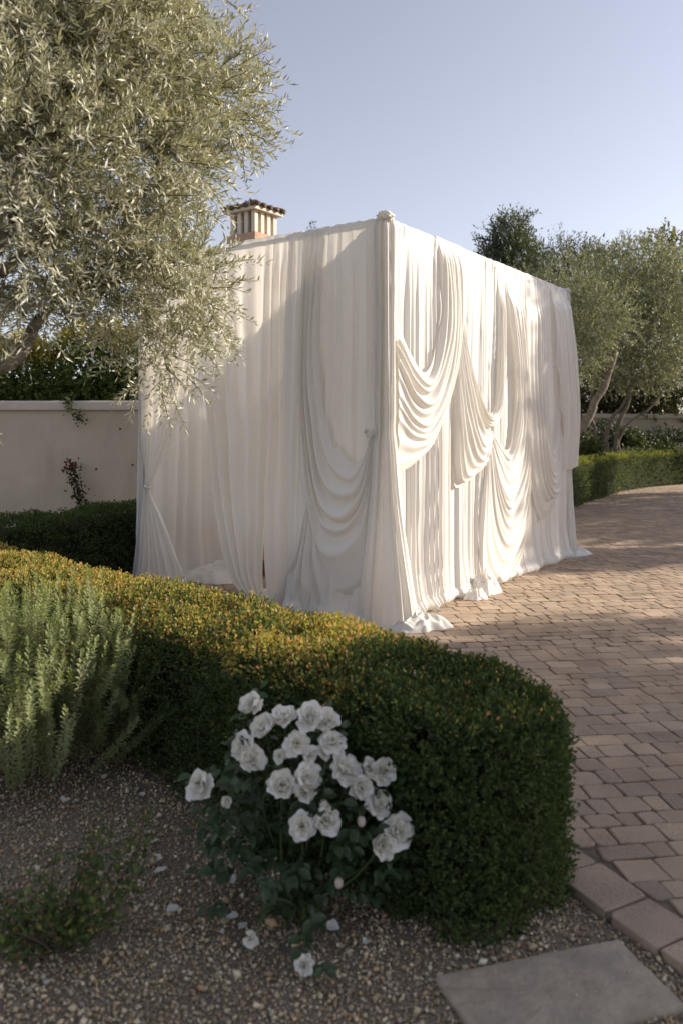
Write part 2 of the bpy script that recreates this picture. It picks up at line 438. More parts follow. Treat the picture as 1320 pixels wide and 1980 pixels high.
while v < 22.5:
    dep = rp.choice([.105, .14, .14, .155])
    u = -4.5 + rp.uniform(0, .2)
    while u < 13:
        w = rp.choice([.095, .14, .165, .205], p=[.2, .3, .25, .25])
        g = .0026
        c = ex * (u + w / 2) + ey * (v + dep / 2)
        if in_frame(c) and c[1] < 22 and not (c[1] > 13.2 and c[0] < 2.6):
            rhx = np.interp(c[1], RH[:, 1], RH[:, 0]) if c[1] > 14.2 else -9
            if c[0] > rhx - .1:
                s_, q, nr = edge_side(c)
                j = lambda: rp.normal(0, .0028)
                poly = [ex * (u + g + j()) + ey * (v + g + j()), ex * (u + w - g + j()) + ey * (v + g + j()), ex * (u + w - g + j()) + ey * (v + dep - g + j()), ex * (u + g + j()) + ey * (v + dep - g + j())]
                if s_ < BW + .25: poly = clip(poly, q, nr, BW + .012)
                if len(poly) >= 3:
                    A = np.array(poly); x, y = A[:, 0], A[:, 1]
                    if .5 * abs(np.dot(x, np.roll(y, 1)) - np.dot(y, np.roll(x, 1))) > .004: pavers.append((A.mean(0), poly))
        u += w
    v += dep; row += 1
d_ = np.r_[0, np.cumsum(np.linalg.norm(np.diff(EDGE, axis=0), axis=1))]
t = 0.0
while t < d_[-1] - .3:
    w = rp.uniform(.21, .27); g = .005; pp = []
    for tt, off in ((t + g, .0), (t + g, BW), (t + w - g, BW), (t + w - g, .0)):
        c = np.array([np.interp(tt, d_, EDGE[:, 0]), np.interp(tt, d_, EDGE[:, 1])])
        c2 = np.array([np.interp(tt + .02, d_, EDGE[:, 0]), np.interp(tt + .02, d_, EDGE[:, 1])])
        tg = (c2 - c) / np.linalg.norm(c2 - c); pp.append(c + np.array([-tg[1], tg[0]]) * (off + rp.normal(0, .003)))
    pp = pp[::-1]
    c = np.mean(pp, axis=0)
    if in_frame(c): pavers.append((c, pp))
    t += w
def hidden(c):
    x = CX + c[0] / c[1] * FPX; y = HY + CAMZ / c[1] * FPX
    if y > 1985 or x > 1330 or x < 0: return True
    return x < np.interp(y, [1060, 1190, 1250, 1340, 1500, 1720, 1800, 1980], [1090, 790, 850, 1060, 1090, 1070, 1180, 1330])
pavers.sort(key=lambda p: (hidden(p[0]), p[0] @ p[0]))
mb = MB(); mcol = []
for k, (c, poly) in enumerate(pavers):
    V, Q, T = poly_paver(poly, rp)
    colr = np.array(PCOL[rp.integers(len(PCOL))]) * rp.uniform(.86, 1.12)
    if k < 300:
        me = mesh('paver', V - np.array([c[0], c[1], 0]), [Q, T], M['paver'], False, np.tile(colr, (len(V), 1)))
        o = inst('paver', me, (c[0], c[1], 0), parent=driveway)
    else:
        mb.add(V, Q, T); mcol.append(np.tile(colr, (len(V), 1)))
mb.build('paving', M['paver'], driveway, False, np.concatenate(mcol), 'stuff')
sheet('outer_paving', [(1.62, -1.4), (16, -1.4), (23.5, 12), (23.5, 15), (9.2, 15), (3.2, 2.2), (2.6, 1.0)], -.004, M['far_paving'])
far = [(x, y) for x, y in RH[4:]] + [(24, 27), (24, 15), (10.6, 15), (10.4, 22.2)]
sheet('far_paving', [(7.9, 21.9)] + far[1:], -.005, M['far_paving'])

# --- loose gravel
def ico():
    t = (1 + 5 ** .5) / 2
    V = np.array([(-1, t, 0), (1, t, 0), (-1, -t, 0), (1, -t, 0), (0, -1, t), (0, 1, t), (0, -1, -t), (0, 1, -t), (t, 0, -1), (t, 0, 1), (-t, 0, -1), (-t, 0, 1)], float)
    F = np.array([(0, 11, 5), (0, 5, 1), (0, 1, 7), (0, 7, 10), (0, 10, 11), (1, 5, 9), (5, 11, 4), (11, 10, 2), (10, 7, 6), (7, 1, 8), (3, 9, 4), (3, 4, 2), (3, 2, 6), (3, 6, 8), (3, 8, 9), (4, 9, 5), (2, 4, 11), (6, 2, 10), (8, 6, 7), (9, 8, 1)])
    return V / np.linalg.norm(V[0]), F
IV = np.array([(1, 0, 0), (-1, 0, 0), (0, 1, 0), (0, -1, 0), (0, 0, 1), (0, 0, -1)], float); IF = np.array([(0, 2, 4), (2, 1, 4), (1, 3, 4), (3, 0, 4), (2, 0, 5), (1, 2, 5), (3, 1, 5), (0, 3, 5)])
def rotmats(r, n):
    q = unit(r.normal(size=(n, 4))); w, x, y, z = q.T
    return np.stack([np.stack([1 - 2 * (y * y + z * z), 2 * (x * y - z * w), 2 * (x * z + y * w)], -1), np.stack([2 * (x * y + z * w), 1 - 2 * (x * x + z * z), 2 * (y * z - x * w)], -1), np.stack([2 * (x * z - y * w), 2 * (y * z + x * w), 1 - 2 * (x * x + y * y)], -1)], -2)
r = rng(11)
n0 = 95000
Yg = 1.82 + (4.7 - 1.82) * r.uniform(0, 1, n0) ** 1.25
mg = np.where(r.uniform(0, 1, n0) < .25, 1.1, .12); Xg = r.uniform(-1, 1, n0) * (.4278 * Yg + mg)
hp = catmull(HEDGE_C, 60)
def dist_poly(P, C):
    a, b = C[:-1], C[1:]; ab = b - a; best = np.full(len(P), 1e9)
    for i in range(len(a)):
        t = np.clip(((P - a[i]) @ ab[i]) / (ab[i] @ ab[i]), 0, 1)
        best = np.minimum(best, np.linalg.norm(P - a[i] - t[:, None] * ab[i], axis=1))
    return best
PG = np.c_[Xg, Yg]
ok = dist_poly(PG, hp) > .2
ei = np.argmin(np.linalg.norm(PG[:, None, :] - EDGE[None, ::2, :], axis=2), axis=1) * 2
ei = np.minimum(ei, len(EDGE) - 2)
tg = unit(EDGE[ei + 1] - EDGE[ei]); nr = np.c_[-tg[:, 1], tg[:, 0]]
ok &= ((PG - EDGE[ei]) * nr).sum(1) < -.008
PG = PG[ok][:33000]
ng = len(PG)
sz = .0038 * np.exp(r.normal(0, .38, ng)) + .0008
S = sz[:, None] * np.stack([r.uniform(.8, 1.5, ng), r.uniform(.7, 1.2, ng), r.uniform(.5, .9, ng)], 1)
base = IV[None] * S[:, None, :] * (1.15 + r.uniform(-.25, .25, (ng, 6, 1)))
GV = np.einsum('nij,nkj->nki', rotmats(r, ng), base)
zb = -.034 + sz * r.uniform(.2, 1.6, ng)
GV = GV + np.c_[PG, zb][:, None, :]
gc = 1.8 * np.array([1.02, 1.0, .86]) * pick(r, ng, [(.30, .25, .19), (.22, .17, .12), (.36, .31, .25), (.16, .125, .095), (.27, .185, .12), (.42, .38, .33), (.20, .185, .17)], [4, 4, 2.5, 3, 2, 1, 2], .2)
GF = (np.arange(ng)[:, None, None] * 6 + IF[None]).reshape(-1, 3)
mk('gravel', GV.reshape(-1, 3), GF, M['stone'], gravel_bed, True, np.repeat(gc, 6, 0), 'stuff')

# ------------------------------------------------------------------ the draped pavilion
TOP = 3.40
C0 = np.array([.36, 6.73]); DR = unit(np.array([.706, 1.0])); DL = unit(np.array([-1.417, 1.0]))
LR, LL = 4.34, 3.02
C1 = C0 + DR * LR; C2 = C0 + DL * LL; C3 = C2 + DR * LR
class Wall:
    def __init__(s, o, d, n): s.o = np.array(o); s.d = np.array(d); s.n = np.array(n)
    def sz(s, x, y):
        """photo pixel -> (distance along the wall, height)"""
        k = (x - CX) / FPX
        t = (s.o[0] - k * s.o[1]) / (k * s.d[1] - s.d[0])
        Y = s.o[1] + s.d[1] * t
        return (t, CAMZ - (y - HY) * Y / FPX)
    def at(s, S, Z, Nn):
        S, Z, Nn = np.broadcast_arrays(S, Z, Nn)
        return np.stack([s.o[0] + s.d[0] * S + s.n[0] * Nn, s.o[1] + s.d[1] * S + s.n[1] * Nn, Z], -1)
WR = Wall(C0, DR, (.817, -.577)); WL = Wall(C0, DL, (-.577, -.817))
WB = Wall(C2, DR, (-.817, .577)); WF = Wall(C1, DL, (.577, .817))
pav = empty('draped_pavilion', (C0[0] / 2 + C3[0] / 2, C0[1] / 2 + C3[1] / 2, 0))
tag(pav, 'tall roofless ivory fabric pavilion with pleated curtains and swags on the brick drive', 'pavilion')

for c in (C0, C1, C2, C3):
    b = MB(); b.tube([(c[0], c[1], -.02), (c[0], c[1], 1.7), (c[0], c[1], TOP)], .024, 12); b.build('post', M['metal'], pav)
    b = MB(); b.box(-.2, .2, -.2, .2, -.002, .008, math.radians(35), (c[0], c[1], 0)); b.build('base_plate', M['metal'], pav, False)
for a, b_ in ((C0, C1), (C0, C2), (C1, C3), (C2, C3)):
    d = unit(b_ - a)
    b = MB(); b.tube([(*(a + d * .03), TOP - .005), (*((a + b_) / 2), TOP - .008), (*(b_ - d * .03), TOP - .005)], .02, 10); b.build('rail', M['metal'], pav)

def curtain(name, W, s0, s1, mat, seed, freq=(4.5, 9.5, 21), amp=(.034, .022, .010), off=.035, bottom='tuck', ns=None, lean=0.0, edge=0.0, flare=.05, gather=.008):
    """pleated curtain hung from the rail: gathered header over the pipe, irregular folds that open downwards"""
    ns = ns or int((s1 - s0) * 95); nz = 96
    w = np.linspace(0, 1, ns)
    # rows: over the pipe, then down to the floor
    za = np.linspace(math.radians(150), 0, 7)[:-1]
    zz = TOP - (TOP - .012) * np.linspace(0, 1, nz) ** .9
    S = (s0 + (s1 - s0) * w)[None, :] * np.ones((nz, 1)); Z = zz[:, None] * np.ones((1, ns))
    dn = 1 - Z / TOP                                       # 0 at the rail, 1 at the floor
    warp = .10 * vn2(S * 1.1, Z * .45, seed + 3) * dn + .02 * vn2(S * 3, Z * 1.3, seed + 4)
    open_ = np.clip(dn * 4.5, 0, 1)
    N = off + open_ * 0
    for f, a, k in zip(freq, amp, range(9)):
        q = vn2((S + warp) * f, Z * .16 + k * 7, seed + k)
        q = (1 - 2.4 * np.abs(q)) * .8 if k >= 1 else np.sign(q) * np.abs(q) ** .8
        N = N + a * q * (.25 + .75 * open_) * (1 + .5 * dn if k < 2 else 1 - .3 * dn)
    ga = gather * (1 - np.clip(dn / .16, 0, 1)) + .0015
    N = N + ga * vn2((S + .01 * vn2(S * 9, Z * 5, seed + 8)) * 42, Z * 1.2, seed + 6)
    # shadow gap under the rod pocket
    N = N - .012 * np.exp(-((Z - (TOP - .085)) / .018) ** 2) + .006 * np.exp(-((Z - (TOP - .03)) / .03) ** 2)
    fl = np.clip((.45 - Z) / .45, 0, 1)
    N = N + flare * fl ** 1.6 * (1 + .8 * vn1(S * 5, seed + 2)) + lean * dn
    S2 = S + .55 * np.array(amp[1]) * vn2((S + warp) * freq[1] + .5, Z * .16, seed + 11) * open_ + .25 * amp[2] * vn2(S * freq[2], Z * .3, seed + 12)
    if bottom == 'tuck':
        tk = np.clip((.10 - Z) / .10, 0, 1)
        N = N + .03 * np.sin(tk * math.pi * .8) * (1 + .6 * vn1(S * 7, seed + 5)) - .05 * np.clip((tk - .6) / .4, 0, 1) ** 2
    hdrS = (s0 + (s1 - s0) * w)[None, :] * np.ones((len(za), 1))
    rr = .030 + .005 * vn2(hdrS * 42, za[:, None] * .6, seed + 6) + .004 * vn2(hdrS * 17, za[:, None], seed + 7)
    hN = rr * np.cos(za)[:, None]; hZ = TOP + rr * np.sin(za)[:, None]
    V = np.concatenate([W.at(hdrS, hZ, hN).reshape(-1, 3), W.at(S2, np.maximum(Z, .006), N).reshape(-1, 3)])
    return mk(name, V, grid_faces(len(za) + nz, ns), mat, pav)

def loft(name, W, guides, K, amp, off, mat, seed, nu=95, nv=130, belly=.05, env=None, over=.6, fine=.3, edge_in=.04, px=True, ragged=.0, hang=(True, False)):
    """swag: a sheet of cloth through guide fold lines traced on the wall, with rounded folds across them"""
    r = rng(seed)
    G = []
    for g in guides:
        p = [W.sz(*q) for q in g] if px else g
        G.append(catmull(p, nu))
    G = np.array(G)                                        # guides, nu, 2
    gi = np.linspace(0, 1, len(G)); vv = np.linspace(0, 1, nv)
    nodes = catmull(np.c_[gi], 2) if False else None
    P = np.empty((nu, nv, 2))
    for k in range(2):
        for i in range(nu):
            y = G[:, i, k]
            if len(G) == 2: P[i, :, k] = np.interp(vv, gi, y)
            else:
                m = np.gradient(y, gi); j = np.clip(np.searchsorted(gi, vv, side='right') - 1, 0, len(gi) - 2)
                h = gi[j + 1] - gi[j]; t = (vv - gi[j]) / h
                P[i, :, k] = (2 * t ** 3 - 3 * t ** 2 + 1) * y[j] + (t ** 3 - 2 * t ** 2 + t) * h * m[j] + (-2 * t ** 3 + 3 * t ** 2) * y[j + 1] + (t ** 3 - t ** 2) * h * m[j + 1]
    u = np.linspace(0, 1, nu)[:, None]; v = vv[None, :]
    kn = np.r_[0, np.cumsum(r.uniform(.55, 1.5, int(K)))]; kn /= kn[-1]
    ph = np.interp(vv, kn, np.arange(len(kn)))[None, :]
    ph = ph + .22 * vn2(u * 3.0, v * K * .7, seed + 1) + .10 * vn2(u * 8, v * K, seed + 2)
    am = np.interp(vv, kn, r.uniform(.55, 1.25, len(kn)))[None, :]
    e = np.interp(u[:, 0], *(env or ([0, .08, .35, .65, .92, 1], [.3, .5, 1, 1, .5, .25])))[:, None]
    c = np.cos(2 * math.pi * ph); sn = np.sin(2 * math.pi * ph)
    prof = 2.0 * ((1 + c) / 2) ** 2.8 - .6
    A = amp * am * e * (.62 + .62 * np.abs(vn2(u * 2.6 + 3, v * K * .8, seed + 21)) + .25 * vn2(u * 1.4, v * 2.2, seed + 22))
    N = off + belly * np.sin(math.pi * u) ** .8 * np.sin(math.pi * np.clip(v * .9 + .1, 0, 1)) + A * prof
    N = N + fine * A * vn2(u * 2.2, v * K * 2.7, seed + 5) + .004 * vn2(u * 9, v * K * 2, seed + 7)
    ed = np.minimum(v / .06, 1) * np.minimum((1 - v) / .05, 1)
    N = N - edge_in * (1 - ed) * np.ones_like(u)
    Tv = np.gradient(P, axis=1); Tv = unit(Tv)
    D = (over * A * sn)[..., None] * Tv
    P = P + D * np.minimum(ed, 1)[..., None]
    if ragged: P[..., 1] += ragged * vn2(u * 6, v * 9, seed + 9)
    for e_, uu in ((0, u), (1, 1 - u)):
        if hang[e_]:
            k = np.clip(uu / .10, 0, 1); k = k * k * (3 - 2 * k); k2 = np.clip(1 - uu / .05, 0, 1) ** 2; k3 = np.clip(1 - uu / .012, 0, 1)
            N = N * k + (.040 + .35 * A * prof) * (1 - k); N = N * (1 - k3) + .004 * k3
            P[..., 1] = P[..., 1] * (1 - k2) + (TOP + .036 + .006 * vn2(v * K * 2.1, u, seed + 15)) * k2
    N = np.maximum(N, .004)
    V = W.at(P[..., 0], np.maximum(P[..., 1], .008), N).reshape(-1, 3)
    return mk(name, V, grid_faces(nu, nv), mat, pav)

# right-hand face: pleated ground layer and five swags
curtain('curtain', WR, -.03, LR - .01, M['cloth'], 21, freq=(6.5, 13, 30), amp=(.018, .017, .010), off=.036, flare=.06, ns=520)
tag(loft('swag', WR, [
    [(836, 456), (839, 560), (830, 660), (810, 720), (785, 692), (754, 618)],
    [(850, 463), (853, 600), (840, 700), (812, 772), (780, 755), (755, 690)],
    [(866, 469), (868, 620), (852, 735), (815, 822), (782, 822), (756, 785)],
    [(886, 478), (884, 610), (866, 730), (828, 850), (796, 893), (755, 918)]], 9, .024, .074, M['cloth'], 31, nv=190, belly=.04, over=.8, env=([0, .1, .4, .7, .93, 1], [.35, .55, .9, 1.1, .8, .35])),
    'deep swag with stacked curved folds gathered to the corner post')
tag(loft('swag', WR, [
    [(879, 600), (892, 690), (913, 770), (931, 802), (947, 775), (953, 660), (954, 542)],
    [(876, 622), (890, 715), (912, 800), (932, 828), (953, 800), (962, 680), (966, 548)]], 5, .018, .075, M['cloth'], 33, hang=(False, True), nv=80, belly=.03), 'shallow pointed swag beside the deep swag')
tag(loft('swag', WR, [
    [(877, 612), (890, 715), (911, 800), (925, 826), (936, 832)],
    [(872, 640), (880, 760), (900, 848), (920, 878), (937, 850)],
    [(869, 665), (868, 790), (876, 880), (892, 914), (930, 886)],
    [(867, 690), (865, 820), (865, 936), (889, 927), (921, 902)]], 8, .021, .08, M['cloth'], 34, hang=(False, False), nv=160, belly=.035, over=.7, env=([0, .15, .5, .8, 1], [.25, .6, 1, 1, .5])), 'hanging tail of cloth knotted beside a swag')
tag(loft('swag', WR, [
    [(968, 549), (980, 690), (984, 790), (973, 866), (956, 857), (939, 836)],
    [(983, 554), (995, 740), (993, 860), (970, 930), (952, 900), (938, 845)],
    [(994, 557), (1002, 800), (998, 930), (968, 1010), (947, 960), (936, 858)],
    [(1001, 559), (1004, 830), (1000, 1000), (966, 1080), (938, 1030), (932, 872)],
    [(1006, 561), (1005, 860), (996, 1060), (952, 1146), (912, 1138), (928, 890)]], 12, .024, .074, M['cloth'], 35, nv=240, over=.8, belly=.045), 'long cascading swag whose folds reach the ground')
tag(loft('swag', WR, [
    [(1054, 569), (1046, 700), (1047, 815), (1056, 862), (1064, 800), (1062, 706)],
    [(1040, 567), (1034, 730), (1040, 870), (1056, 915), (1066, 850), (1064, 740)],
    [(1026, 565), (1024, 760), (1038, 920), (1060, 958), (1069, 905), (1066, 790)],
    [(1008, 562), (1008, 800), (1020, 940), (1036, 1002), (1060, 984), (1067, 940)]], 8, .022, .078, M['cloth'], 36, nv=170, belly=.04, over=.6), 'open swag with a pointed hanging hem')
tag(loft('swag', WR, [
    [(1057, 570), (1062, 700), (1068, 800), (1071, 907)],
    [(1074, 568), (1079, 700), (1085, 810), (1088, 906)],
    [(1089, 566), (1094, 680), (1103, 790), (1103, 898)]], 6, .026, .10, M['cloth'], 37, belly=.08, nu=90, nv=120, env=([0, .2, .8, 1], [.35, .8, 1.1, 1.1])), 'loose hanging length of cloth at the far corner')

# left-hand face: entrance with a tied-back sheer, two loose sheers, a gathered panel and a wide swag
tag(loft('curtain', WL, [
    [(280, 510), (281, 700), (284, 850), (290, 938), (280, 1010), (266, 1135)],
    [(300, 505), (300, 680), (294, 850), (291, 938), (290, 1010), (285, 1138)],
    [(345, 497), (340, 640), (318, 830), (296, 938), (306, 1010), (325, 1140)],
    [(418, 484), (398, 640), (347, 840), (300, 938), (322, 1005), (378, 1142)]], 9, .034, .045, M['sheer'], 41, nu=140, nv=150, belly=.0, over=.5, edge_in=0, env=([0, .08, .4, .61, .645, .68, .8, 1], [.3, .7, 1, .45, .25, .5, 1, 1.3])), 'sheer curtain tied back at mid height')
b = MB(); q = WL.at(*WL.sz(294, 940), .045); th = np.linspace(0, 2 * math.pi, 15)
b.tube([(q[0] + DL[0] * .032 * math.cos(a) + WL.n[0] * .04 * math.sin(a), q[1] + DL[1] * .032 * math.cos(a) + WL.n[1] * .04 * math.sin(a), q[2] + .012 * math.cos(a)) for a in th], .013, 8, .2, 3)
b.build('tie_band', M['cloth'], pav)
loft('curtain', WL, [
    [(404, 487), (404, 660), (415, 824), (428, 994), (452, 1108), (492, 1158)],
    [(440, 480), (442, 660), (450, 840), (460, 1000), (474, 1100), (500, 1160)],
    [(490, 471), (490, 660), (490, 840), (490, 1000), (490, 1100), (508, 1162)],
    [(540, 462), (536, 660), (528, 840), (521, 1000), (517, 1100), (516, 1165)]], 5, .040, .05, M['sheer'], 42, nu=130, nv=120, belly=.0, over=.4, edge_in=0, env=([0, .05, .3, 1], [.35, .7, 1, 1.1]))
loft('curtain', WL, [
    [(536, 463), (532, 700), (527, 950), (524, 1050), (529, 1168)],
    [(556, 460), (552, 700), (550, 950), (549, 1060), (552, 1172)],
    [(582, 456), (582, 700), (582, 950), (582, 1060), (586, 1178)]], 3.0, .032, .05, M['sheer'], 43, nu=110, nv=70, belly=0, edge_in=0, env=([0, .05, .3, 1], [.35, .7, 1, 1.1]))
curtain('curtain', WL, -.03, WL.sz(576, 460)[0] + .06, M['lined'], 51, freq=(5.0, 10, 22), amp=(.038, .036, .015), off=.05, flare=.10, ns=220)
tag(loft('swag', WL, [
    [(636, 447), (627, 650), (648, 820), (690, 894), (713, 872), (729, 828)],
    [(624, 449), (616, 700), (638, 880), (684, 935), (712, 900), (730, 832)],
    [(612, 451), (606, 750), (630, 950), (672, 1000), (712, 950), (731, 838)],
    [(602, 453), (597, 800), (622, 1030), (664, 1070), (715, 1010), (733, 848)],
    [(594, 455), (587, 850), (606, 1080), (655, 1150), (722, 1110), (736, 870)]], 6, .026, .078, M['lined'], 52, nv=150, over=.65, belly=.04, env=([0, .15, .45, .7, .93, 1], [.3, .6, .9, 1, .55, .3])), 'wide shaded swag tied to the corner post')
# a few diagonal folds fanning out to the floor under that swag
loft('curtain', WL, [
    [(604, 960), (588, 1040), (560, 1110), (535, 1166)],
    [(612, 990), (606, 1060), (598, 1120), (590, 1178)],
    [(622, 1010), (632, 1080), (645, 1140), (665, 1196)]], 5, .024, .10, M['lined'], 53, hang=(False, False), nu=70, nv=90, belly=.02, env=([0, .3, 1], [.2, .8, 1.2]))
# the two faces behind, seen through the entrance
curtain('curtain', WB, .02, LR - .02, M['sheer'], 61, freq=(3.2, 7, 15), amp=(.05, .03, .008), off=-.02, flare=-.06, bottom='none', ns=190)
curtain('curtain', WF, .02, LL - .02, M['sheer'], 62, freq=(3.6, 8, 17), amp=(.045, .03, .008), off=-.02, flare=-.06, bottom='none', ns=190)

def column(name, c, seed, r0=.07, flare=.17, fz=1.7, top=TOP + .012, nz=44, nt=70):
    nz, nt = nz, nt
    z = np.linspace(top, .008, nz)[:, None]; th = np.linspace(0, 2 * math.pi, nt, endpoint=False)[None, :]
    tw = th + .10 * vn1(z * .9, seed + 4)
    cx_, sx_ = np.cos(tw), np.sin(tw)
    q = 1 - 2.3 * np.abs(vn2(cx_ * 3.2 + 5, sx_ * 3.2 + z * .16, seed))
    q2 = 1 - 2.3 * np.abs(vn2(cx_ * 7 + 9, sx_ * 7 + z * .3, seed + 1))
    fl = np.clip((fz - z) / fz, 0, 1) ** 1.4
    rr = r0 * (1 + .22 * vn1(z * .8, seed + 6)) + .020 * q * (.7 + fl * 1.3) + .009 * q2 + flare * fl * (.75 + .35 * np.cos(th - math.atan2(-.75, .4)))
    rr = rr * (1 - .12 * np.exp(-((z - 1.64) / .10) ** 2)) * np.clip((top + .04 - z) / .12, .45, 1) ** .5
    V = np.stack([c[0] + rr * np.cos(th), c[1] + rr * np.sin(th), z * np.ones_like(th)], -1).reshape(-1, 3)
    return mk(name, V, grid_faces(nz, nt, True), M['cloth'], pav)
def knot(c, z, s, seed):
    nu, nv = 40, 60
    a = np.linspace(.02, math.pi - .02, nu)[:, None]; b = np.linspace(0, 2 * math.pi, nv, endpoint=False)[None, :]
    x, y, zz = np.sin(a) * np.cos(b), np.sin(a) * np.sin(b), np.cos(a) * np.ones_like(b)
    f = 1 + .34 * (np.abs(vn2(x * 2.6 + zz * 2, y * 2.6 - zz * 1.4, seed)) - .4) + .16 * (np.abs(vn2(x * 5 + 3, zz * 6 + y * 5, seed + 1)) - .4)
    V = np.stack([c[0] + s * x * f, c[1] + s * y * f, z + s * .72 * zz * f], -1).reshape(-1, 3)
    return mk('knot', V, grid_faces(nu, nv, True), M['cloth'], pav)
column('corner_drape', C0 + WR.n * .02 + WL.n * .02, 71, r0=.085, nz=100, nt=190)
column('corner_drape', C1 + WR.n * .01 + DR * .0, 72, r0=.05, flare=.07)
column('corner_drape', C2, 73, r0=.032, flare=.03)
column('corner_drape', C3, 74, r0=.045, flare=.06)
knot(C0 + WR.n * .03 + WL.n * .03, TOP + .012, .075, 75)
knot(C1 + WR.n * .03, TOP + .006, .05, 76)
knot(C2, TOP + .01, .055, 77)
b = MB(); q = WL.at(*WL.sz(729, 836), .14); th = np.linspace(0, 2 * math.pi, 13)
b.tube([(q[0] + .028 * math.cos(a) * DL[0] + .02 * math.sin(a) * WL.n[0], q[1] + .028 * math.cos(a) * DL[1] + .02 * math.sin(a) * WL.n[1], q[2] + .03 * math.sin(a)) for a in th], .014, 8, .25, 5)
b.build('tie_band', M['cloth'], pav)

def heap(name, c, a, b_, h, rot, seed, z0=.004, tail=None):
    """crumpled cloth lying on the ground"""
    nu, nv = (60, 120) if seed < 84 or seed > 85 and seed < 88 else (30, 60)
    rr = np.linspace(0, 1, nu)[:, None]; th = np.linspace(0, 2 * math.pi, nv, endpoint=False)[None, :]
    R0 = 1 + .22 * vn2(np.cos(th) * 1.6 + 4, np.sin(th) * 1.6, seed) + .09 * vn2(np.cos(th) * 5 + 4, np.sin(th) * 5, seed)
    x = rr * R0 * np.cos(th); y = rr * R0 * np.sin(th)
    wx = x + .35 * vn2(x * 1.3, y * 1.3, seed + 3); wy = y + .35 * vn2(x * 1.3 + 5, y * 1.3, seed + 4)
    f1 = 1 - np.abs(vn2(wx * 1.5 + wy * 2.4, wy * .6, seed + 1)) ** .75 * 1.5
    f2 = 1 - np.abs(vn2(wx * 4.5 - wy * 2.0, wy * 2.0, seed + 2)) ** .8 * 1.5
    f3 = 1 - np.abs(vn2(wx * 9 + wy * 5, wy * 6, seed + 5)) ** .8 * 1.5
    zz = h * (1 - rr ** 1.7) ** .8 * (.55 + .42 * f1 + .18 * f2 + .06 * f3) + .012 * (1 - rr ** 6) * (1 + .6 * f2)
    ca, sa = math.cos(rot), math.sin(rot)
    V = np.stack([c[0] + a * x * ca - b_ * y * sa, c[1] + a * x * sa + b_ * y * ca, z0 + np.maximum(zz, 0)], -1).reshape(-1, 3)
    return mk(name, V, grid_faces(nu, nv, True), M['cloth'], pav)
aR = math.atan2(DR[1], DR[0]); aL = math.atan2(DL[1], DL[0])
heap('cloth_heap', GX(803, 1216), .27, .15, .17, .25, 81)
heap('cloth_heap', GX(762, 1212), .22, .16, .07, .9, 86)
heap('cloth_heap', GX(936, 1147), .17, .13, .24, .9, 82)
heap('cloth_heap', GX(918, 1158), .13, .09, .09, .3, 87)
heap('cloth_heap', GX(1102, 1072), .30, .20, .10, .1, 83)
heap('cloth_heap', GX(428, 1108), .62, .26, .12, aR, 84)
heap('cloth_heap', GX(548, 1152), .35, .16, .06, aL, 85)
heap('cloth_heap', GX(395, 1120), .4, .22, .10, aL, 88)

bx = empty('wooden_box', GX(522, 1108))
b = MB(); c = GX(522, 1108); b.box(-.26, .26, -.15, .15, .005, .17, .2, c); b.build('body', M['wood'], bx, False)
b = MB(); b.box(-.27, .27, -.16, .16, .172, .32, .2, c); b.build('lid', M['tan'], bx, False)
tag(bx, 'brown wooden box with tan lid glimpsed through the gap between curtains', 'box')

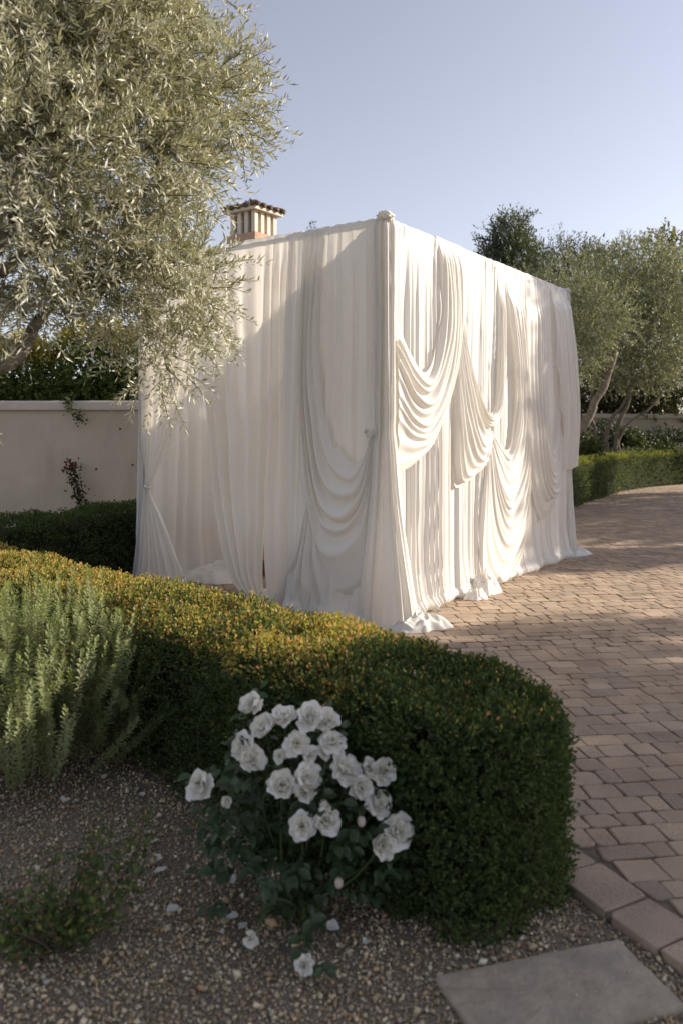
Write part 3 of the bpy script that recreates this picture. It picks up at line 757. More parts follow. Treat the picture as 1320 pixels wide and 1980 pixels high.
# ------------------------------------------------------------------ hedges
def hedge(name, label, pts, hw, h, z0, n_side, n_top, cols, wts, topcols=None, topw=None, seed=1, leafL=.017, leafW=.010, nl=8, group=None, caps=(False, True), step=.008, lump=.04, dens=None, capk=1.0, shoots=0):
    r = rng(seed); C = catmull(pts, 200)
    L = np.r_[0, np.cumsum(np.linalg.norm(np.diff(C, axis=0), axis=1))]
    T = unit(np.gradient(C, axis=0)); Nn = np.c_[-T[:, 1], T[:, 0]]
    e = empty(name, (*C[100], z0))
    def at(t): return np.c_[np.interp(t, L, C[:, 0]), np.interp(t, L, C[:, 1])], unit(np.c_[np.interp(t, L, Nn[:, 0]), np.interp(t, L, Nn[:, 1])])
    def tpick(n):
        if dens is None: return r.uniform(0, L[-1], n)
        a, k = dens; return L[-1] * (r.uniform(0, 1, n) ** k if a else 1 - r.uniform(0, 1, n) ** k)
    # sides
    t = tpick(n_side); c, nn = at(t); sg = r.choice([-1, 1], n_side, p=[.62, .38])[:, None]
    out = nn * sg; z = h * r.uniform(0, 1, n_side) ** .85
    P = np.c_[c + out * hw, z]; D = np.c_[out, np.zeros(n_side)]
    for k, on in enumerate(caps):
        if not on: continue
        m = int(n_side * math.pi * hw / L[-1] * .62 * capk) + 40
        th = r.uniform(-math.pi / 2, math.pi / 2, m); ti = T[0] * -1 if k == 0 else T[-1]; ni = Nn[0] if k == 0 else Nn[-1]; cc = C[0] if k == 0 else C[-1]
        w = np.abs(np.cos(th)) ** .8 * np.sign(np.cos(th)); q = np.abs(np.sin(th)) ** .85 * np.sign(np.sin(th))
        o = unit(ti[None] * w[:, None] + ni[None] * q[:, None]); p = cc + (ti[None] * w[:, None] + ni[None] * q[:, None]) * hw
        P = np.concatenate([P, np.c_[p, h * r.uniform(0, 1, m) ** .85]]); D = np.concatenate([D, np.c_[o, np.zeros(m)]])
    ns = len(P)
    # top
    t = tpick(n_top); c, nn = at(t); la = r.uniform(-1, 1, n_top)[:, None] * hw
    Pt = np.c_[c + nn * la, np.full(n_top, h)]; Dt = np.tile([0, 0, 1.], (n_top, 1))
    for k, on in enumerate(caps):
        if not on: continue
        m = int(n_top * hw * 1.6 / L[-1] / 2 * capk) + 20
        th = r.uniform(-math.pi / 2, math.pi / 2, m); ti = T[0] * -1 if k == 0 else T[-1]; ni = Nn[0] if k == 0 else Nn[-1]; cc = C[0] if k == 0 else C[-1]
        q = hw * np.sqrt(r.uniform(0, 1, m))[:, None]
        Pt = np.concatenate([Pt, np.c_[cc + (ti[None] * np.cos(th)[:, None] + ni[None] * np.sin(th)[:, None]) * q, np.full(m, h)]]); Dt = np.concatenate([Dt, np.tile([0, 0, 1.], (m, 1))])
    P = np.concatenate([P, Pt]); D = np.concatenate([D, Dt]); istop = np.arange(len(P)) >= ns
    # round the shoulders
    sh = np.clip((P[:, 2] - (h - .10)) / .10, 0, 1) ** 2 * .05
    P[:, :2] -= D[:, :2] * sh[:, None]
    la_full = np.zeros(len(P))
    la_full[ns:ns + n_top] = np.abs(la[:, 0]) / hw
    P[:, 2] -= .06 * np.clip((la_full - .6) / .4, 0, 1) ** 2
    lmp = lump * vn3(P, 4.0, seed) + lump * .5 * vn3(P, 11.0, seed + 4)
    P = P + D * (lmp - r.exponential(.022, len(P)) + .005)[:, None]
    if caps[1]: P[:, 2] *= 1 - .10 * np.exp(-(np.linalg.norm(P[:, :2] - C[-1] - T[-1] * hw * .6, axis=1) / .42) ** 2)
    P[:, 2] = np.maximum(P[:, 2], .01) + z0
    D2 = unit(D * .75 + np.array([0, 0, .55]) + r.normal(0, .35, P.shape))
    lp, ld, nm, ix = sprigs(r, P, D2, nl, step, leafL, leafW)
    n = len(lp)
    Ls = leafL * r.uniform(.65, 1.25, n); Ws = leafW * r.uniform(.7, 1.2, n)
    V, F, kk = leaves4(lp, ld, nm, Ls, Ws)
    col = pick(r, n, cols, wts, .3)
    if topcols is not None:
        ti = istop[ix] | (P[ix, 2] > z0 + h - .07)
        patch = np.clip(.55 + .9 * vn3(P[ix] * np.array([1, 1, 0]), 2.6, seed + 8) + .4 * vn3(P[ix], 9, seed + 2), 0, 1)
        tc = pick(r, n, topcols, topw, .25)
        use = ti & (r.uniform(0, 1, n) < (.4 + .6 * patch) * np.clip((np.linalg.norm(P[ix, :2] - C[-1], axis=1) - .33) / .35, .08, 1))  # young tips thinned towards the end, painting shade into the leaves there
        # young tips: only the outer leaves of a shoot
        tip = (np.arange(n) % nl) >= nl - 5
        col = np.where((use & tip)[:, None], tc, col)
    if shoots:
        ii = r.choice(np.arange(ns, len(P)), shoots); ii = np.concatenate([ii, r.choice(ns, shoots // 2)])
        sp = P[ii]; sdir = unit(D[ii] * .6 + np.array([0, 0, 1.0]) + r.normal(0, .3, sp.shape)); m2 = 11
        q1, q2, q3, _ = sprigs(r, sp, sdir, m2, .0075, leafL, leafW, .9)
        V2, F2, _k = leaves4(q1, q2, q3, leafL * r.uniform(.6, 1.1, len(q1)), leafW)
        c2 = np.where(np.repeat(np.linalg.norm(sp[:, :2] - C[-1], axis=1) > .7, m2)[:, None], pick(r, len(q1), topcols, topw, .25), pick(r, len(q1), cols, wts, .3) * 1.5)  # shoots near the end stay green, part of the same painted shade
        F = np.concatenate([F, F2 + len(V)]); V = np.concatenate([V, V2]); col = np.concatenate([col, c2])
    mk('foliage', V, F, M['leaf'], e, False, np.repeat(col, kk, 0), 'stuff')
    # woody inside
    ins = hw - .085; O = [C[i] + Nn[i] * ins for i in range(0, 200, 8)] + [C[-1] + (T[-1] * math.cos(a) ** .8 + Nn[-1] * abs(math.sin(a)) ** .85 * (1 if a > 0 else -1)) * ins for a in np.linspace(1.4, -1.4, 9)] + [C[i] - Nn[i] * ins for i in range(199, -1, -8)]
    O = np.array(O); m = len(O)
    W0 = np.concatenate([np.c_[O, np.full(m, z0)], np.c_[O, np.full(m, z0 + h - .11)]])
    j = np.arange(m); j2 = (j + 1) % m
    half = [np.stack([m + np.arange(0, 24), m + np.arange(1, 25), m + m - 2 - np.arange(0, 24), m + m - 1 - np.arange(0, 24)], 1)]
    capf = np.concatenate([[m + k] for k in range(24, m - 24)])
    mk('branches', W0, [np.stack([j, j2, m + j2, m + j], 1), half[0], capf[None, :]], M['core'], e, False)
    tag(e, label, 'hedge', group)
    return e
GREEN = [(.055, .088, .028), (.08, .122, .038), (.11, .155, .052), (.06, .072, .03)]
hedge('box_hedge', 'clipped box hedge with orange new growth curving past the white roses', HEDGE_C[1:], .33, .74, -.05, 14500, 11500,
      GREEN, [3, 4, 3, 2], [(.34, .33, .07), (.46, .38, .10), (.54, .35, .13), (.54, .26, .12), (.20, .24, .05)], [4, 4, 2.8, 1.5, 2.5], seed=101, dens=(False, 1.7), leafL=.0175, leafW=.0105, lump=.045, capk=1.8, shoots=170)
hedge('box_hedge', 'dark shaded box hedge below the cream garden wall', [(-4.7, 6.9), (-3.6, 7.6), (-2.85, 8.75), (-2.05, 9.95)], .33, .78, -.05, 4000, 3200,
      GREEN, [3, 4, 2, 2], seed=102, leafL=.024, leafW=.015, caps=(False, False), lump=.06)
hedge('low_hedge', 'low dark hedge between the sunlit hedge and the garden wall', [(-5.2, 7.35), (-4.2, 7.05), (-3.3, 6.95), (-2.75, 6.98)], .2, .56, -.05, 1400, 1200,
      GREEN, [3, 4, 2, 2], seed=103, leafL=.024, leafW=.015, lump=.05)
RN = catmull(RH, 60)
tgr = unit(np.gradient(RN, axis=0)); RNc = RN + np.c_[-tgr[:, 1], tgr[:, 0]] * .42
hedge('box_hedge', 'long clipped hedge along the far edge of the brick drive', RNc[::6], .40, .95, -.05, 10500, 4200,
      [(.06, .09, .035), (.10, .13, .055), (.16, .18, .09), (.06, .075, .04)], [3, 4, 2.5, 1.5], [(.20, .24, .05), (.27, .28, .07)], [1, 1], seed=104, leafL=.034, leafW=.022, nl=6, step=.016, lump=.03, caps=(True, False), dens=(True, 1.5))

# ------------------------------------------------------------------ trees
def tree(name, label, base, limbs, blobs, ntw, nl, leafL, leafW, cols, wts, mat, seed, group=None, near=False, cat='tree', twigL=.28, droop=0.0, trunkmat=None, up=.25):
    r = rng(seed); e = empty(name, base)
    b = MB()
    for k, (pts, r0, r1) in enumerate(limbs):
        p = catmull(pts, 26); p = p + np.c_[vn1(np.arange(26) * .45, seed + k), vn1(np.arange(26) * .45, seed + k + 30), np.zeros(26)] * r0 * .5 * np.sin(np.linspace(0, 3.14, 26))[:, None]
        b.tube(p, np.linspace(r0, r1, 26), 9, .22, seed + k)
    if limbs: b.build('trunk', trunkmat or M['bark'], e)
    vol = np.array([np.prod(q[1]) for q in blobs]) ** .85; cnt = r.multinomial(ntw, vol / vol.sum())
    P, D = [], []
    for (c, rad), m in zip(blobs, cnt):
        d = unit(r.normal(size=(m, 3))); f = r.uniform(0, 1, m) ** .42
        lump = 1 + .22 * vn3(d * 2.2 + np.array(c), 1.0, seed + 3)
        P.append(np.array(c) + d * np.array(rad) * (f * lump)[:, None])
        D.append(d * (.55 + .45 * f[:, None]))
    P = np.concatenate(P); D = np.concatenate(D)
    D = unit(D + np.array([0, 0, up]) + r.normal(0, .45, P.shape))
    n = len(P); st = twigL / nl
    k = np.arange(nl); tl = r.uniform(.55, 1.25, n)[:, None]
    side = unit(np.cross(D, r.normal(size=(n, 3))))
    curve = (k / nl) ** 2
    pts = P[:, None] + D[:, None] * (k[None, :] * st * tl)[..., None] + np.array([0, 0, -droop * twigL])[None, None] * curve[None, :, None] + side[:, None] * (.12 * twigL * curve)[None, :, None]
    # opposite pairs along each twig
    S2 = np.cross(D, side)
    a = np.where(k % 2 == 0, 1.0, -1.0); alt = (k // 2) % 2
    rad = np.where(alt[None, :, None] == 0, side[:, None], S2[:, None]) * a[None, :, None]
    ld = D[:, None] * r.uniform(.5, 1.1, (n, nl, 1)) + rad * .75 + r.normal(0, .25, (n, nl, 3)) + np.array([0, 0, .1])
    nm = unit(np.array([0, 0, .7]) + D[:, None] * .5 - rad * .3 + r.normal(0, .5, (n, nl, 3)))
    lp, ld, nm = pts.reshape(-1, 3), ld.reshape(-1, 3), nm.reshape(-1, 3)
    N = len(lp); Ls = leafL * r.uniform(.6, 1.2, N); Ws = leafW * r.uniform(.75, 1.2, N)
    V, F, kk = leaves4(lp, ld, nm, Ls, Ws, .12)
    tw = np.repeat(1 + r.uniform(-.18, .18, n), nl)[:, None]
    col = pick(r, N, cols, wts, .2) * tw
    cr = mk('crown', V, F, mat, e, False, np.repeat(col, kk, 0), 'stuff')
    if near:
        # thin twigs
        tv, tf = [], []; pts = pts[::2]; side = side[::2]; S2 = S2[::2]; n = len(pts)
        A = pts[:, 0]; B = pts[:, nl // 2]; Cc = pts[:, -1]
        for q, (s0, s1, w0, w1) in enumerate(((A, B, .0035, .0025), (B, Cc, .0025, .001))):
            off = np.stack([side, S2, -side - S2], 1) * .8
            tv.append(np.concatenate([s0[:, None] + off * w0, s1[:, None] + off * w1], 1).reshape(-1, 3))
            kx = np.arange(n)[:, None, None] * 6 + q * n * 6
            tf.append((kx + np.array([[0, 1, 4, 3], [1, 2, 5, 4], [2, 0, 3, 5]])[None]).reshape(-1, 4))
        mk('twigs', np.concatenate(tv), np.concatenate(tf), M['twig'], e, False, None, 'stuff')
    tag(e, label, cat, group)
    return e
def blob(x, y, Y, rpx, ry=None, dz=1.0):
    q = rpx * Y / FPX
    return (PX(x, y, Y), (q, ry or q, (q if dz == 1.0 else q * dz)))
OLC = [(.30, .31, .19), (.37, .375, .25), (.43, .43, .30), (.23, .25, .14)]
nb = [blob(40, 60, 4.3, 190, .75), blob(190, 130, 4.45, 185, .8), blob(305, 110, 4.7, 115, .6), blob(400, 190, 4.8, 105, .5), blob(450, 235, 4.85, 50, .3),
      blob(60, 300, 3.9, 140, .5), blob(240, 310, 4.4, 150, .6), blob(352, 330, 4.7, 68, .4), blob(60, 500, 4.3, 110, .5), blob(200, 470, 4.5, 120, .5), blob(305, 470, 4.7, 62, .35),
      blob(330, 570, 4.8, 105, .45), blob(250, 580, 4.8, 85, .4), blob(395, 620, 4.9, 50, .25), blob(310, 690, 4.8, 72, .3), blob(385, 520, 4.9, 55, .25), blob(120, 570, 4.6, 50, .3), blob(-20, 745, 4.2, 38, .2),
      blob(-120, 250, 4.4, 230, .9), blob(-100, 560, 4.5, 130, .5), blob(150, -120, 4.5, 230, .9), blob(290, -60, 4.8, 120, .6), blob(432, 112, 4.9, 36, .2), blob(500, 165, 4.9, 35, .15)]
tb = (-2.85, 4.5, -.05)
tree('olive_tree', 'large silvery olive tree overhanging the hedge and the pavilion entrance', tb,
     [([tb, (-2.8, 4.5, .8), (-2.7, 4.5, 1.5), (-2.62, 4.48, 1.95)], .15, .11),
      ([(-2.64, 4.48, 1.85), (-2.3, 4.4, 1.95), PX(0, 715, 4.3), PX(45, 690, 4.35), PX(82, 625, 4.45), PX(150, 560, 4.6), PX(260, 540, 4.7), PX(340, 560, 4.8)], .055, .012),
      ([(-2.63, 4.48, 1.9), (-2.2, 4.2, 2.3), PX(0, 480, 3.95), PX(14, 390, 3.95), PX(40, 280, 4.1), PX(120, 150, 4.3), PX(160, -60, 4.4)], .06, .02),
      ([PX(0, 530, 4.1), PX(60, 480, 4.2), PX(150, 440, 4.4), PX(260, 380, 4.5), PX(380, 320, 4.7), PX(470, 260, 4.85)], .03, .006),
      ([PX(30, 300, 4.05), PX(140, 240, 4.3), PX(280, 180, 4.6), PX(400, 150, 4.8)], .03, .006),
      ([(-2.62, 4.48, 1.95), (-2.7, 4.7, 2.8), (-2.5, 4.6, 3.8), (-2.2, 4.5, 4.6)], .08, .02)],
     nb, 5700, 24, .057, .0112, OLC, [3, 4, 3, 2], M['olive'], 201, near=True, twigL=.26, droop=.25, up=.15)

FAR_OL = [(.18, .20, .135), (.24, .255, .18), (.31, .315, .235), (.13, .145, .095)]
b0 = PX(1180, 905, 22); b0[2] = -.05
tree('olive_tree', 'spreading olive tree with several thin curved trunks behind the far hedge', b0,
     [([b0 + (-.35, 0, 0), PX(1152, 840, 22), PX(1138, 800, 22), PX(1150, 740, 22), PX(1165, 660, 22)], .065, .03),
      ([b0 + (-.05, 0, 0), PX(1172, 860, 22), PX(1178, 810, 22), PX(1205, 780, 22), PX(1230, 700, 22)], .075, .03),
      ([b0 + (.15, .1, 0), PX(1190, 860, 22), PX(1200, 800, 22), PX(1215, 770, 22), PX(1225, 640, 22)], .08, .03),
      ([b0 + (.3, 0, 0), PX(1196, 855, 22), PX(1218, 815, 22), PX(1255, 790, 22), PX(1290, 740, 22)], .05, .025)],
     [blob(1190, 560, 22, 78, 1.2), blob(1260, 560, 22, 80, 1.2), blob(1150, 640, 21.6, 75, 1.1), blob(1230, 660, 21.5, 85, 1.2), blob(1300, 650, 22, 80, 1.2), blob(1190, 705, 22, 45, .9), blob(1265, 715, 22, 48, .9), blob(1235, 500, 22.3, 45, .7), blob(1330, 560, 22.5, 70, 1.0)],
     3000, 14, .105, .032, FAR_OL, [3, 4, 3, 2], M['farleaf'], 211, twigL=.5, up=.35)
b1 = PX(1085, 890, 18.4); b1[2] = -.05
tree('olive_tree', 'olive tree with one thick leaning trunk beside the pavilion', b1,
     [([b1, PX(1112, 845, 18.4), PX(1140, 795, 18.4), PX(1168, 740, 18.5), PX(1190, 680, 18.6)], .13, .07),
      ([b1 + (-.1, .3, 0), PX(1085, 800, 18.8), PX(1105, 740, 18.8), PX(1100, 650, 18.8)], .06, .03)],
     [blob(1120, 640, 18.6, 70, 1.0), blob(1165, 610, 18.8, 60, 1.0), blob(1095, 570, 19, 60, .9), blob(1060, 640, 19, 70, .9), blob(1130, 700, 18.8, 45, .7), blob(1040, 580, 19.3, 60, .8)],
     1900, 14, .085, .026, FAR_OL, [3, 4, 2, 3], M['farleaf'], 212, twigL=.42, up=.3)
b2 = np.array([5.9, 28.0, -.05])
tree('evergreen_tree', 'tall dark conical evergreen rising above the pavilion', b2,
     [([b2, b2 + (0, 0, 4), b2 + (.1, 0, 8.4)], .2, .04)],
     [blob(985, 545, 28, 75, 1.4), blob(985, 490, 28, 52, 1.0), blob(990, 455, 28, 34, .7), blob(1000, 430, 28, 18, .4), blob(960, 510, 28, 30, .6), blob(1020, 500, 28, 26, .5), blob(985, 620, 28, 85, 1.5)],
     2000, 12, .16, .055, [(.085, .11, .07), (.11, .14, .09), (.065, .085, .055), (.15, .17, .12)], [3, 3, 2, 1], M['farleaf'], 213, twigL=.55, up=.7)
b3 = PX(1085, 870, 25.5); b3[2] = -.05
tree('olive_tree', 'loose grey-green olive tree between the conical evergreen and the spreading olive', b3,
     [([b3, b3 + (.1, 0, 2), PX(1085, 620, 25.5), PX(1090, 540, 25.5)], .16, .06)],
     [blob(1080, 540, 25.5, 52, .9), blob(1060, 500, 25.5, 26, .5), blob(1085, 480, 25.5, 18, .4), blob(1110, 520, 25.5, 38, .7), blob(1120, 490, 25.6, 16, .4), blob(1050, 580, 25.6, 60, .9), blob(1140, 530, 26, 34, .6)],
     1100, 12, .12, .036, [(.10, .115, .075), (.13, .14, .095), (.08, .09, .055)], None, M['farleaf'], 214, twigL=.6, up=.5)
for k, (x, y, Y, rp_, lab) in enumerate(((1290, 520, 32, 62, 'broad yellow-green tree behind the spreading olive and far wall'), (1175, 540, 33, 48, 'smaller yellow-green tree showing between the olive crowns'))):
    bb = PX(x, 870, Y); bb[2] = -.05
    tree('broadleaf_tree', lab, bb, [([bb, bb + (0, 0, 2.5), PX(x, y, Y)], .22, .08)],
         [blob(x, y, Y, rp_, 1.2), blob(x - 30, y + 60, Y, rp_ * .9, 1.2), blob(x + 40, y + 50, Y, rp_, 1.2), blob(x + 5, y + 130, Y, rp_ * 1.3, 1.4), blob(x - 10, y - 40, Y, rp_ * .45, .8)],
         1200, 11, .17, .075, [(.15, .15, .04), (.12, .135, .045), (.19, .175, .05), (.08, .095, .03)], None, M['farleaf'], 215 + k, twigL=.6, up=.5)
# sunlit foliage spilling over the far wall
for k, (x, y, Y, w, h, lab) in enumerate(((1305, 735, 26.6, 95, 62, 'sunlit leafy shrub spilling over the far garden wall'), (1120, 755, 26.8, 85, 50, 'leafy shrub behind the wall, seen between leaning trunks'), (1215, 750, 26.9, 75, 50, 'dense shrub behind the wall, under the spreading olive'))):
    c = PX(x, y, Y); bb = np.array([c[0], Y, -.05])
    tree('wall_shrub', lab, bb, [([bb, bb + (0, 0, 1.2), c], .08, .04)], [(c, (w * Y / FPX, .8, h * Y / FPX)), (c - (.3, 0, 1.0), (w * Y / FPX, .7, 1.0))], 900, 11, .13, .065,
         [(.13, .13, .05), (.09, .10, .035), (.17, .16, .075)], None, M['farleaf'], 221 + k, cat='shrub', twigL=.45, up=.3)
# thin tips of a sapling over the pavilion's rail
bb = PX(601, 870, 21); bb[2] = -.05
tree('sapling', 'thin bare sapling tip just showing over the pavilion rail', bb, [([bb, bb + (0, 0, 3), PX(601, 428, 21)], .04, .006), ([PX(601, 452, 21), PX(610, 436, 21)], .008, .004), ([PX(601, 455, 21), PX(592, 444, 21)], .008, .004)],
     [blob(601, 446, 21, 10, .15, 1.5)], 14, 4, .09, .03, [(.03, .04, .03)], None, M['farleaf'], 231, twigL=.1)

# trees out of view to the right, whose shade falls on the foreground, the far curtain and the drive
SP = np.array([-SH[1] * -1, SH[0] * -1]); SP = np.array([SH[1], -SH[0]])     # horizontal, square to the sunlight
def ap(a, p): return -SH * a + SP * p
def crown_tree(name, label, a, p, parts, n, seed, leafL=.26, leafW=.16, cols=((.06, .08, .03), (.08, .10, .04)), up=.25):
    """parts: (offset square to the sun, height, half width, half height)"""
    q = ap(a, p); bb = np.array([q[0], q[1], -.05]); r = rng(seed); bl = []
    for (o, z, rw, rz) in parts:
        c = q + SP * o; bl.append((np.array([c[0], c[1], z]), (rw, rw, rz)))
    zt = max(z for _, z, _, _ in parts)
    tree(name, label, bb, [([bb, bb + (.1, 0, zt * .5), (q[0], q[1], zt)], .26, .1)], bl, n, 12, leafL, leafW, cols, None, M['farleaf'], seed, twigL=.6, up=up)
crown_tree('oak_tree', 'very broad oak across the drive from the roses', 18.7, .9,
           [(-3, 4, 1.4, 1.8), (-1.6, 6, 1.3, 2.6), (0, 6.2, 1.4, 2.7), (.5, 7.2, 1.2, 1.9), (-1.2, 7.0, 1.2, 1.7), (1.2, 6.7, 1.0, 2.8), (2.6, 5.6, 1.2, 1.65), (4.1, 5.3, 1.2, 1.6), (4.0, 3.4, 1.3, 1.8), (0, 3, 2.2, 1.8), (2.8, 2.5, 1.5, 1.5), (-2, 2.6, 1.8, 1.5)], 2900, 301, .33, .23)
crown_tree('cypress_tree', 'narrow tall cypress across the drive from the pavilion', 16.0, 9.15,
           [(0, 1.4, .6, 1.2), (0, 3.2, .66, 1.4), (.02, 5.0, .64, 1.4), (0, 6.6, .55, 1.3), (0, 7.9, .36, 1.0)], 1400, 302, .16, .09, ((.04, .06, .03), (.05, .07, .035)), 1.2)
crown_tree('oak_tree', 'loose oak across the drive from the leaning olive', 22.0, 11.7, [(-.6, 5.6, .7, 1.3), (.55, 6.2, .7, 1.4), (0, 7.2, .7, .9), (-.1, 4.0, .9, 1.2), (.3, 2.6, .8, 1.2)], 620, 303)
crown_tree('oak_tree', 'rounded oak across the drive beyond the cypress', 24.0, 13.9, [(-.6, 5.6, .6, 1.3), (.6, 6.0, .7, 1.4), (0, 7.4, .6, .9), (.1, 4.2, .85, 1.1)], 560, 305)
crown_tree('oak_tree', 'small oak across the drive from the far hedge', 26.0, 16.4, [(-.9, 5.8, .7, 1.3), (.5, 6.4, .9, 1.5), (-.2, 4.4, 1.0, 1.2), (.3, 2.8, .9, 1.2)], 560, 304)

# ------------------------------------------------------------------ garden walls
def garden_wall(name, label, x0, x1, y, h):
    e = empty(name, ((x0 + x1) / 2, y, 0))
    b = MB(); b.box(x0, x1, y, y + .25, -.06, h - .155); b.build('wall_face', M['stucco'], e, False)
    # rounded coping
    n = 9; prof = [(-.055, h - .15), (-.062, h - .13), (-.062, h - .03), (-.05, h - .008), (-.03, h), (.28, h), (.30, h - .008), (.312, h - .03), (.312, h - .13), (.305, h - .15)]
    V = np.array([(x, y + a, z) for x in (x0 - .02, x1 + .02) for a, z in prof]); m = len(prof); j = np.arange(m); j2 = (j + 1) % m
    mk('coping', V, [np.stack([j, j2, m + j2, m + j], 1), np.arange(m)[None, ::-1], np.arange(m, 2 * m)[None]], M['coping'], e, False)
    tag(e, label, 'wall'); return e
wl_ = garden_wall('garden_wall', 'cream stucco garden wall with coping behind the dark hedge', -12, .9, 12.6, CAMZ + 52 * 12.6 / FPX)
garden_wall('garden_wall', 'grey-cream garden wall at the far end behind the olive trunks', 4.5, 22, 26.0, CAMZ + 27 * 26 / FPX)
# small stains of the wall are screw holes / fixings
b = MB()
for x, y in ((233, 829), (257, 899), (187, 907), (222, 967)):
    p = PX(x, y, 12.6); b.box(-.014, .014, -.012, .0, -.012, .012, 0, p)
b.build('fixing', M['dark'], wl_, False)

# shrub behind the garden wall
cs = PX(120, 730, 13.6)
def bank(name, label, x0, x1, y, z0, z1, n, seed, cols, w, topcols, leafL=.07, leafW=.046):
    r = rng(seed); e = empty(name, ((x0 + x1) / 2, y, -.05))
    xs = r.uniform(x0, x1, n); f = r.uniform(0, 1, n)
    ztop = z1 + .22 * vn1(xs * 1.3, seed) + .1 * vn1(xs * 4, seed + 1)
    z = z0 + (ztop - z0) * f ** .8; ys = y + .55 * (f - .3) ** 2 + r.uniform(-.12, .35, n) + .14 * vn2(xs * 2.2, z * 2.5, seed + 2)
    P = np.c_[xs, ys, z]; D = unit(np.c_[r.normal(0, .5, n), np.full(n, -.7), .5 + r.normal(0, .5, n)])
    lp, ld, nm, ix = sprigs(r, P, D, 9, .022, leafL, leafW); N = len(lp)
    V, F, kk = leaves4(lp, ld, nm, leafL * r.uniform(.6, 1.2, N), leafW * r.uniform(.7, 1.2, N))
    col = np.where((r.uniform(0, 1, N) < np.clip((f[ix] - .55) * 3, 0, .85))[:, None], pick(r, N, topcols, None, .25), pick(r, N, cols, w, .3))  # yellow upper leaves: young tips, plus sunlight painted into the top
    mk('foliage', V, F, M['leaf'], e, False, np.repeat(col, kk, 0), 'stuff')
    b = MB()
    for k in range(7):
        x = x0 + (x1 - x0) * (k + .5) / 7; b.tube([(x, y + .3, -.06), (x + .05, y + .32, 1.2), (x - .03, y + .35, z1 - .3)], [.04, .03, .015], 7, .2, k)
    b.build('stems', M['twig'], e)
    xs_ = np.linspace(x0, x1, 50); zt_ = z1 - .62 + .22 * vn1(xs_ * 1.3, seed) + .16 * vn1(xs_ * 3.1, seed + 6); ya = y + .42 + .10 * vn1(xs_ * 2.7, seed + 7)
    V = np.stack([np.c_[xs_, ya, np.zeros(50)], np.c_[xs_, ya, zt_ - .15], np.c_[xs_, ya + .18, zt_], np.c_[xs_, ya + .45, zt_ - .1], np.c_[xs_, ya + .45, np.zeros(50)]], 1).reshape(-1, 3)
    mk('branches', V, grid_faces(50, 5), M['core'], e, True)
    tag(e, label, 'shrub'); return e
bank('climbing_shrub', 'dense green shrub with yellow tips and painted-in sunlight on top, growing above the cream garden wall', -7.2, -2.2, 13.15, 1.7, 3.25, 3900, 241, [(.10, .14, .035), (.14, .19, .05), (.07, .10, .03)], [3, 3, 2], [(.42, .37, .07), (.34, .33, .06), (.44, .31, .07)])

def vine(name, label, path, n, seed, leafL, cols, red=0, redspots=()):
    r = rng(seed); p = catmull(path, n); e = empty(name, p[0])
    b = MB(); b.tube(p[::max(1, n // 14)], .006, 6); b.build('stem', M['twig'], e)
    k = 5; P = np.repeat(p, k, 0) + r.normal(0, leafL * .8, (n * k, 3)) * np.array([1, .5, 1]); N = len(P)
    D = unit(r.normal(0, 1, (N, 3)) + np.array([0, -.5, 0]))
    V, F, kk = leaves4(P, D, unit(r.normal(0, .5, (N, 3)) + np.array([0, -.8, .6])), leafL * r.uniform(.6, 1.2, N), leafL * .55)
    mk('foliage', V, F, M['leaf'], e, False, np.repeat(pick(r, N, cols, None, .3), kk, 0), 'stuff')
    for q, m, s in redspots:
        Pp = np.array(q) + r.normal(0, s, (m, 3)) * np.array([1, .4, .7])
        V, F, kk = leaves4(Pp, r.normal(size=(m, 3)), unit(r.normal(0, .6, (m, 3)) + np.array([0, -1, .3])), .05, .045)
        mk('flower_cluster', V, F, M['red'], e, False, np.repeat(pick(r, m, [(.16, .012, .015), (.11, .008, .012), (.20, .03, .03)], None, .2), kk, 0), 'stuff')
    tag(e, label, 'plant'); return e
Yv = 12.4
vine('climbing_rose', 'red-flowered climbing rose standing up against the cream wall', [PX(158, 1015, Yv), PX(156, 975, Yv), PX(150, 940, Yv), PX(144, 915, Yv), PX(134, 902, Yv)], 70, 251, .065, [(.05, .06, .025), (.035, .045, .02), (.06, .05, .03)],
     redspots=((PX(135, 902, Yv), 26, .07), (PX(146, 897, Yv), 12, .05), (PX(169, 981, Yv), 16, .04), (PX(160, 955, Yv), 5, .08)))
vine('hanging_vine', 'small leafy vine sprig hanging over the coping of the cream wall', [PX(128, 772, 12.5), PX(134, 785, Yv + .08), PX(146, 798, Yv + .08), PX(160, 816, Yv + .1)], 26, 252, .06, [(.06, .075, .035), (.085, .09, .05)])

